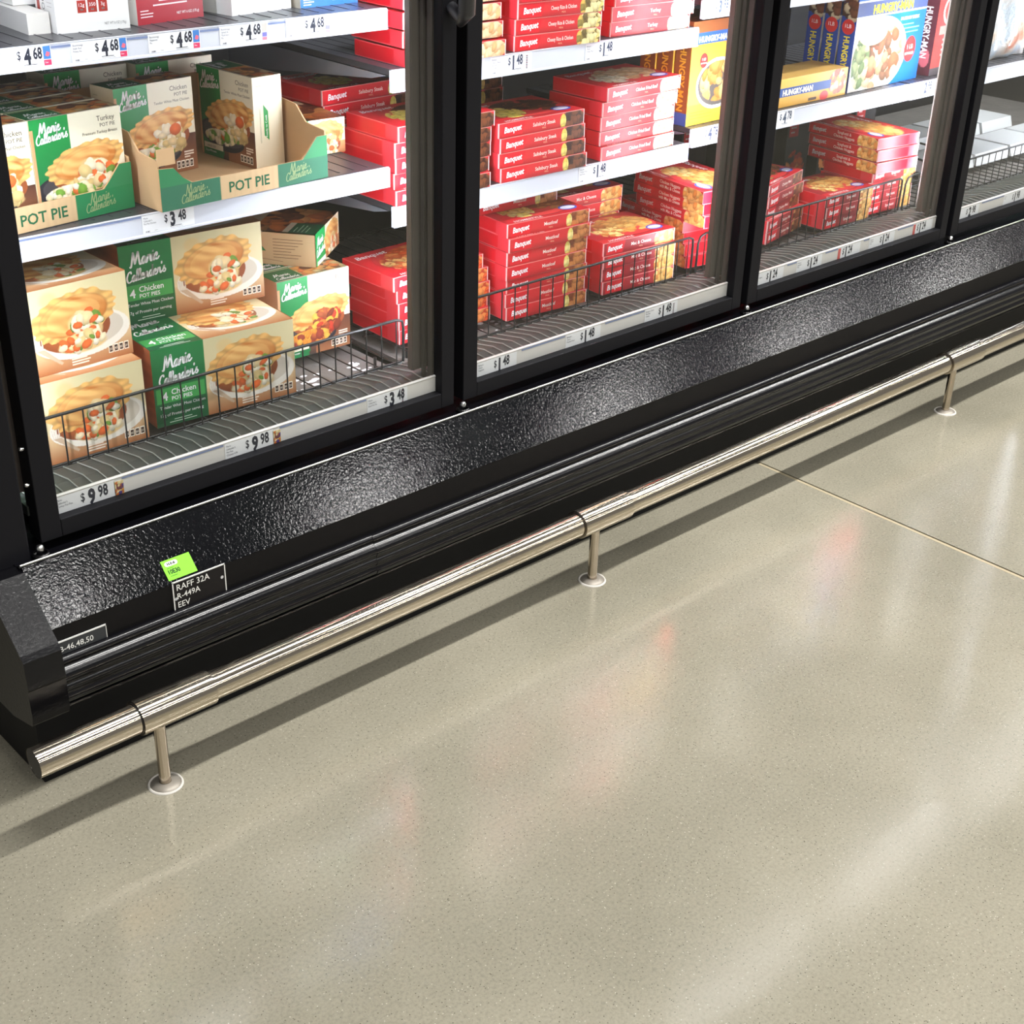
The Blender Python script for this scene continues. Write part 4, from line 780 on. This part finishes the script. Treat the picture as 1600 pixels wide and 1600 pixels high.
# section 3
stack('meal_carton', M_shade, BH, 5, 1.7850, 0.166, Z0, 13, 'turned shade-darkened red carton', 'the stack left behind the third door', 'shade-darkened red meals behind the third door', jit=.004)
stack('meal_carton', M_shade2, BH, 3, 1.9830, 0.150, Z0, -2, 'shade-darkened red carton', 'the low pile right of the turned stack', 'shade-darkened red meals behind the third door')
stack('meal_carton', M_shade2, BH, 4, 2.1650, 0.158, Z0, -3, 'shade-darkened red carton', 'the pile under the turned spaghetti cartons', 'shade-darkened red meals behind the third door')
stack('meal_carton', M_spag, BH+.0025, 3, 2.1650, 0.348, Z0+4*(BH+.0006), -97, 'sideways red spaghetti carton', 'the three across the shade-darkened red pile', 'spaghetti and nugget meals', jit=.006)
blk = Cv(.085, .205, 400, (34, 32, 38)); blk.rect(.006, .12, .040, .185, (214, 36, 40)); blk.lines(.012, .165, .022, 4, .012, .004, (250, 200, 200)); blk.blobs(.042, .05, .035, .035, FOOD['pasta'][0], 20, .012, 2)
M_blk = carton('black_box', .085, .16, .205, blk, (52, 52, 58), (40, 36, 42), (40, 36, 42))
for i in range(6):
    put('dinner_box', M_blk, 1.92+i*.104, .545-.028*i, Z0, -8+i, f"black box with a red patch, {['first', 'second', 'third', 'fourth', 'fifth', 'last'][i]} from the left in the back row", 'frozen meal box', 'black boxes at the back')
# large dinner boxes
def hm_front(w, h, kind):
    if kind == 'blue':
        cv = Cv(w, h, 800, (20, 108, 200)); cv.rect(0, h*.80, w, h*.96, (70, 84, 130)); cv.rect(0, h*.79, w, h*.805, (240, 240, 240)); cv.rect(0, h*.955, w, h*.97, (240, 240, 240)); cv.vgrad((196, 190, 180), (226, 220, 206), 0, h*.79, 0, w*.35)
        cv.ell(w*.37, h*.36, w*.40, h*.42, (236, 234, 226)); cv.ell(w*.37, h*.36, w*.37, h*.385, (190, 180, 160)); cv.blobs(w*.36, h*.36, w*.35, h*.36, [(120, 84, 60), (186, 140, 100), (214, 180, 140), (150, 90, 60)], 90, w*.06, 3); cv.blobs(w*.13, h*.30, w*.12, h*.28, [(110, 130, 84), (150, 160, 110), (200, 196, 150)], 50, w*.05, 4); cv.ell(w*.26, h*.62, w*.2, h*.14, (240, 226, 180))
        cv.text('HUNGRY-MAN', w*.5, h*.825, h*.125, (250, 226, 40), bold=.05, al='c', wmax=w*.92); cv.text('SALISBURY STEAK', w*.63, h*.70, h*.05, wmax=w*.33, bold=.02); cv.lines(w*.66, h*.64, w*.28, 3, h*.045, h*.014, (120, 220, 250)); cx, cy = w*.83, h*.36
    else:
        cv = Cv(w, h, 800, (250, 200, 60)); cv.vgrad((250, 214, 80), (206, 120, 40), h*.2, h); cv.rect(0, h*.86, w, h, (150, 84, 44)); cv.shape([(w*.10, h*.78), (w, h*.78), (w, h*.89), (w*.10, h*.89)], (50, 90, 160))
        cv.ell(w*.62, h*.38, w*.46, h*.25, (236, 232, 224)); cv.ell(w*.62, h*.38, w*.42, h*.22, (90, 84, 80)); cv.blobs(w*.64, h*.40, w*.40, h*.20, [(226, 160, 84), (206, 130, 60), (240, 190, 120)], 50, w*.10, 5)
        cv.text('HUNGRY-MAN', w*.14, h*.80, h*.075, (255, 250, 225), bold=.04, wmax=w*.84, lift=.0004); cv.lines(w*.08, h*.12, w*.5, 3, h*.03, h*.008, (200, 150, 40)); cx, cy = w*.28, h*.62
    cv.shape([(cx+w*.085*math.cos(t), cy+w*.10*math.sin(t)) for t in np.linspace(0, 2*PI, 20, endpoint=False)], (214, 50, 48)); cv.text('1 LB', cx, cy, w*.05, al='c', lift=.0004); cv.text('OF FOOD', cx, cy-w*.045, w*.03, al='c', lift=.0004); return cv
def hm_spine(d, h, kind):
    base, ink = ((40, 74, 160), (250, 230, 60)) if kind == 'blue' else ((150, 84, 44), (240, 170, 50))
    cv = Cv(d, h, 500, base)
    if kind == 'blue': cv.blobs(d*.5, h*.92, d*.55, h*.13, [(130, 80, 54), (90, 60, 44), (226, 206, 170)], 24, d*.3, 2, clip=False); cv.shape([(d*.5+d*.42*math.cos(t), h*.70+d*.42*math.sin(t)) for t in np.linspace(0, 2*PI, 16, endpoint=False)], (214, 50, 48)); cv.text('1LB', d*.5, h*.69, d*.3, al='c', lift=.0004)
    cv.text('HUNGRY-MAN', d*.30, h*(.60 if kind == 'blue' else .76), d*.55, ink, bold=.03, rot=-PI/2, wmax=h*(.52 if kind == 'blue' else .62))
    if kind != 'blue': cv.rect(0, 0, d, h*.12, (60, 90, 160))
    return cv
HY = carton('hm_yellow', .150, .040, .205, hm_front(.150, .205, 'y'), (140, 80, 44), hm_spine(.04, .205, 'y'), hm_spine(.04, .205, 'y'), (150, 84, 44))
HB = carton('hm_blue', .300, .040, .205, hm_front(.300, .205, 'blue'), (40, 70, 150), hm_spine(.04, .205, 'blue'), hm_spine(.04, .205, 'blue'), (40, 74, 160))
for i, w_ in enumerate(['front', 'second', 'rearmost']): put('dinner_box', HY, 1.5230-.004*i, .205+.044*i, .6652, 1.5, f"yellow fried chicken dinner box upright by the second mullion, {w_} of three", 'frozen dinner box', 'yellow dinner boxes')
for i, w_ in enumerate(['front', 'second', 'rearmost']): put('dinner_box', HB, 2.0880-.003*i, .206+.044*i, .6652, 2, f"tall blue dinner box upright behind the third door, {w_} of three", 'frozen dinner box', 'blue dinner boxes')
nav = Cv(.26, .205, 300, (28, 32, 56)); nav.text('HUNGRY-MAN', .13, .15, .03, (110, 96, 60), al='c', bold=.03); nav.text('HUNGRY-MAN', .13, .11, .03, (110, 96, 60), al='c', bold=.03); nav.blobs(.13, .04, .12, .04, [(84, 56, 46), (60, 44, 40), (110, 84, 66)], 40, .02, 2)  # front and lettering dimmed, the rear shade is put into the colours
put('dinner_box', carton('navy', .26, .04, .205, nav, (30, 34, 56), (28, 32, 56)), 1.815, .375, .6652, 1, 'dinner box at the back, shade painted into its navy print, left of the blue boxes', 'frozen dinner box')
hy = Cv(.262, .061, 1000, (236, 180, 70)); hy.vgrad((226, 170, 70), (250, 206, 96), 0, .061); hy.shape([(.0, .022), (.20, .022), (.20, .041), (.0, .041)], (44, 84, 160)); hy.text('HUNGRY-MAN', .022, .0250, .0165, (255, 250, 225), bold=.05, lift=.0004, wmax=.13); hy.blobs(.225, .034, .034, .028, [(206, 120, 80), (186, 100, 66), (240, 200, 160)], 40, .009, 3)
hy.shape([(.178+.016*math.cos(t), .008+.011*math.sin(t)) for t in np.linspace(0, 2*PI, 16, endpoint=False)], (216, 60, 50), lift=.0005); hy.shape([(.12, .003), (.15, .003), (.15, .009), (.12, .009)], (90, 60, 40))
put('dinner_box', carton('hy_flat', .262, .10, .061, hy, (214, 168, 90), (200, 140, 60)), 1.8130, .200, .6652, .6, 'yellow dinner box lying flat in front of the shade-dimmed navy one', 'frozen dinner box')
mr = Cv(.15, .2, 600, (214, 60, 54)); mr.rect(0, 0, .15, .018, (90, 80, 84)); mr.ell(.075, .15, .05, .04, (240, 220, 210)); mr.ell(.075, .15, .042, .033, (220, 70, 60)); mr.rect(.02, .095, .13, .115, (240, 170, 160)); mr.lines(.04, .08, .07, 4, .012, .005, (240, 190, 180))
ms = Cv(.05, .2, 400, (92, 44, 54)); ms.text('HUNGRY-MAN', .018, .16, .024, (240, 232, 236), bold=.03, rot=-PI/2, wmax=.12); ms.ell(.03, .04, .014, .022, (214, 110, 120))
put('dinner_box', carton('maroon', .15, .05, .2, mr, (80, 44, 50), ms, ms), 2.4300, .208, .6652, 3, 'red dinner box with a maroon spine, right of the tall blue box', 'frozen dinner box')
# fourth section: frosty bag, rack with pale trays
bg = MB(); nx_, nz_ = 20, 20; V = []
for sgn in (-1, 1):
    for i in range(nz_+1):
        for j_ in range(nx_+1):
            u, v = j_/nx_, i/nz_; e_ = (4*u*(1-u))**.5*(4*v*(1-v))**.45; V.append((u*.24, .05+sgn*(.034*e_+.0006)+.004*math.sin(17*u+9*v), v*.30))
n1 = (nx_+1)*(nz_+1); Fq = []
for k_ in range(2):
    for i in range(nz_):
        for j_ in range(nx_):
            a = k_*n1+i*(nx_+1)+j_; q = (a, a+1, a+nx_+2, a+nx_+1); Fq.append(q if k_ == 0 else tuple(reversed(q)))
bg.add(V, Fq, True)
def bag_mat():
    m = mat('frosted_bag', (214, 224, 232), .3, coat=.5, bump=(40, .5, .01, 'noise')); nt = m.node_tree; p = nt.nodes['Principled BSDF']; tc = [n for n in nt.nodes if n.type == 'TEX_COORD'][0]
    n = nt.nodes.new('ShaderNodeTexNoise'); n.inputs['Scale'].default_value = 13; n.inputs['Detail'].default_value = 5; nt.links.new(tc.outputs['Object'], n.inputs['Vector'])
    r = nt.nodes.new('ShaderNodeValToRGB'); nt.links.new(n.outputs['Fac'], r.inputs[0]); E_ = r.color_ramp.elements; E_[0].position = .42; E_[0].color = rgba((206, 218, 228)); E_[1].position = .68; E_[1].color = rgba((206, 120, 80)); x = E_.new(.56); x.color = rgba((232, 214, 196)); nt.links.new(r.outputs[0], p.inputs['Base Color']); return m
o = bg.build('frozen_food_bag', bag_mat()); o.location = (2.690, .190, .6652); tag(o, 'clear frosty plastic bag of orange and white frozen food behind the fourth door', 'frozen food bag')
rack(3, 'black wire rack of pale trays behind the fourth door')
tw = MB(); tw.prism([(0, 0), (.01, .03), (.13, .03), (.14, 0)], 0, .17); TRM = mat('pale_tray', (206, 208, 206), .5)
t0 = None
for i in range(8):
    if t0 is None: t0 = tw.build('food_tray', TRM)
    o = t0 if i == 0 else t0.copy()
    if i: COL.objects.link(o)
    o.location = (2.64+(i % 4)*.185, .25+.20*(i//4), Z0+.0003+.0*i); tag(o, f"pale shallow tray on the fourth rack, {['front', 'rear'][i//4]} row, {['leftmost', 'second', 'third', 'rightmost'][i % 4]}", 'food tray', 'pale trays')
for i in range(3):
    c = MB(); R_ = .10+.03*i; c.tube([(2.46+R_*1.4*math.cos(t), .35-R_*1.2*math.sin(t), Z0+.004+.03*i) for t in np.linspace(0, PI, 14)], .003, 6); o = c.build('wire_divider', WIREM); tag(o, f"black curved wire divider beside the third mullion, {['lowest and smallest', 'middle', 'highest and widest'][i]}", 'wire divider', 'curved wire dividers')
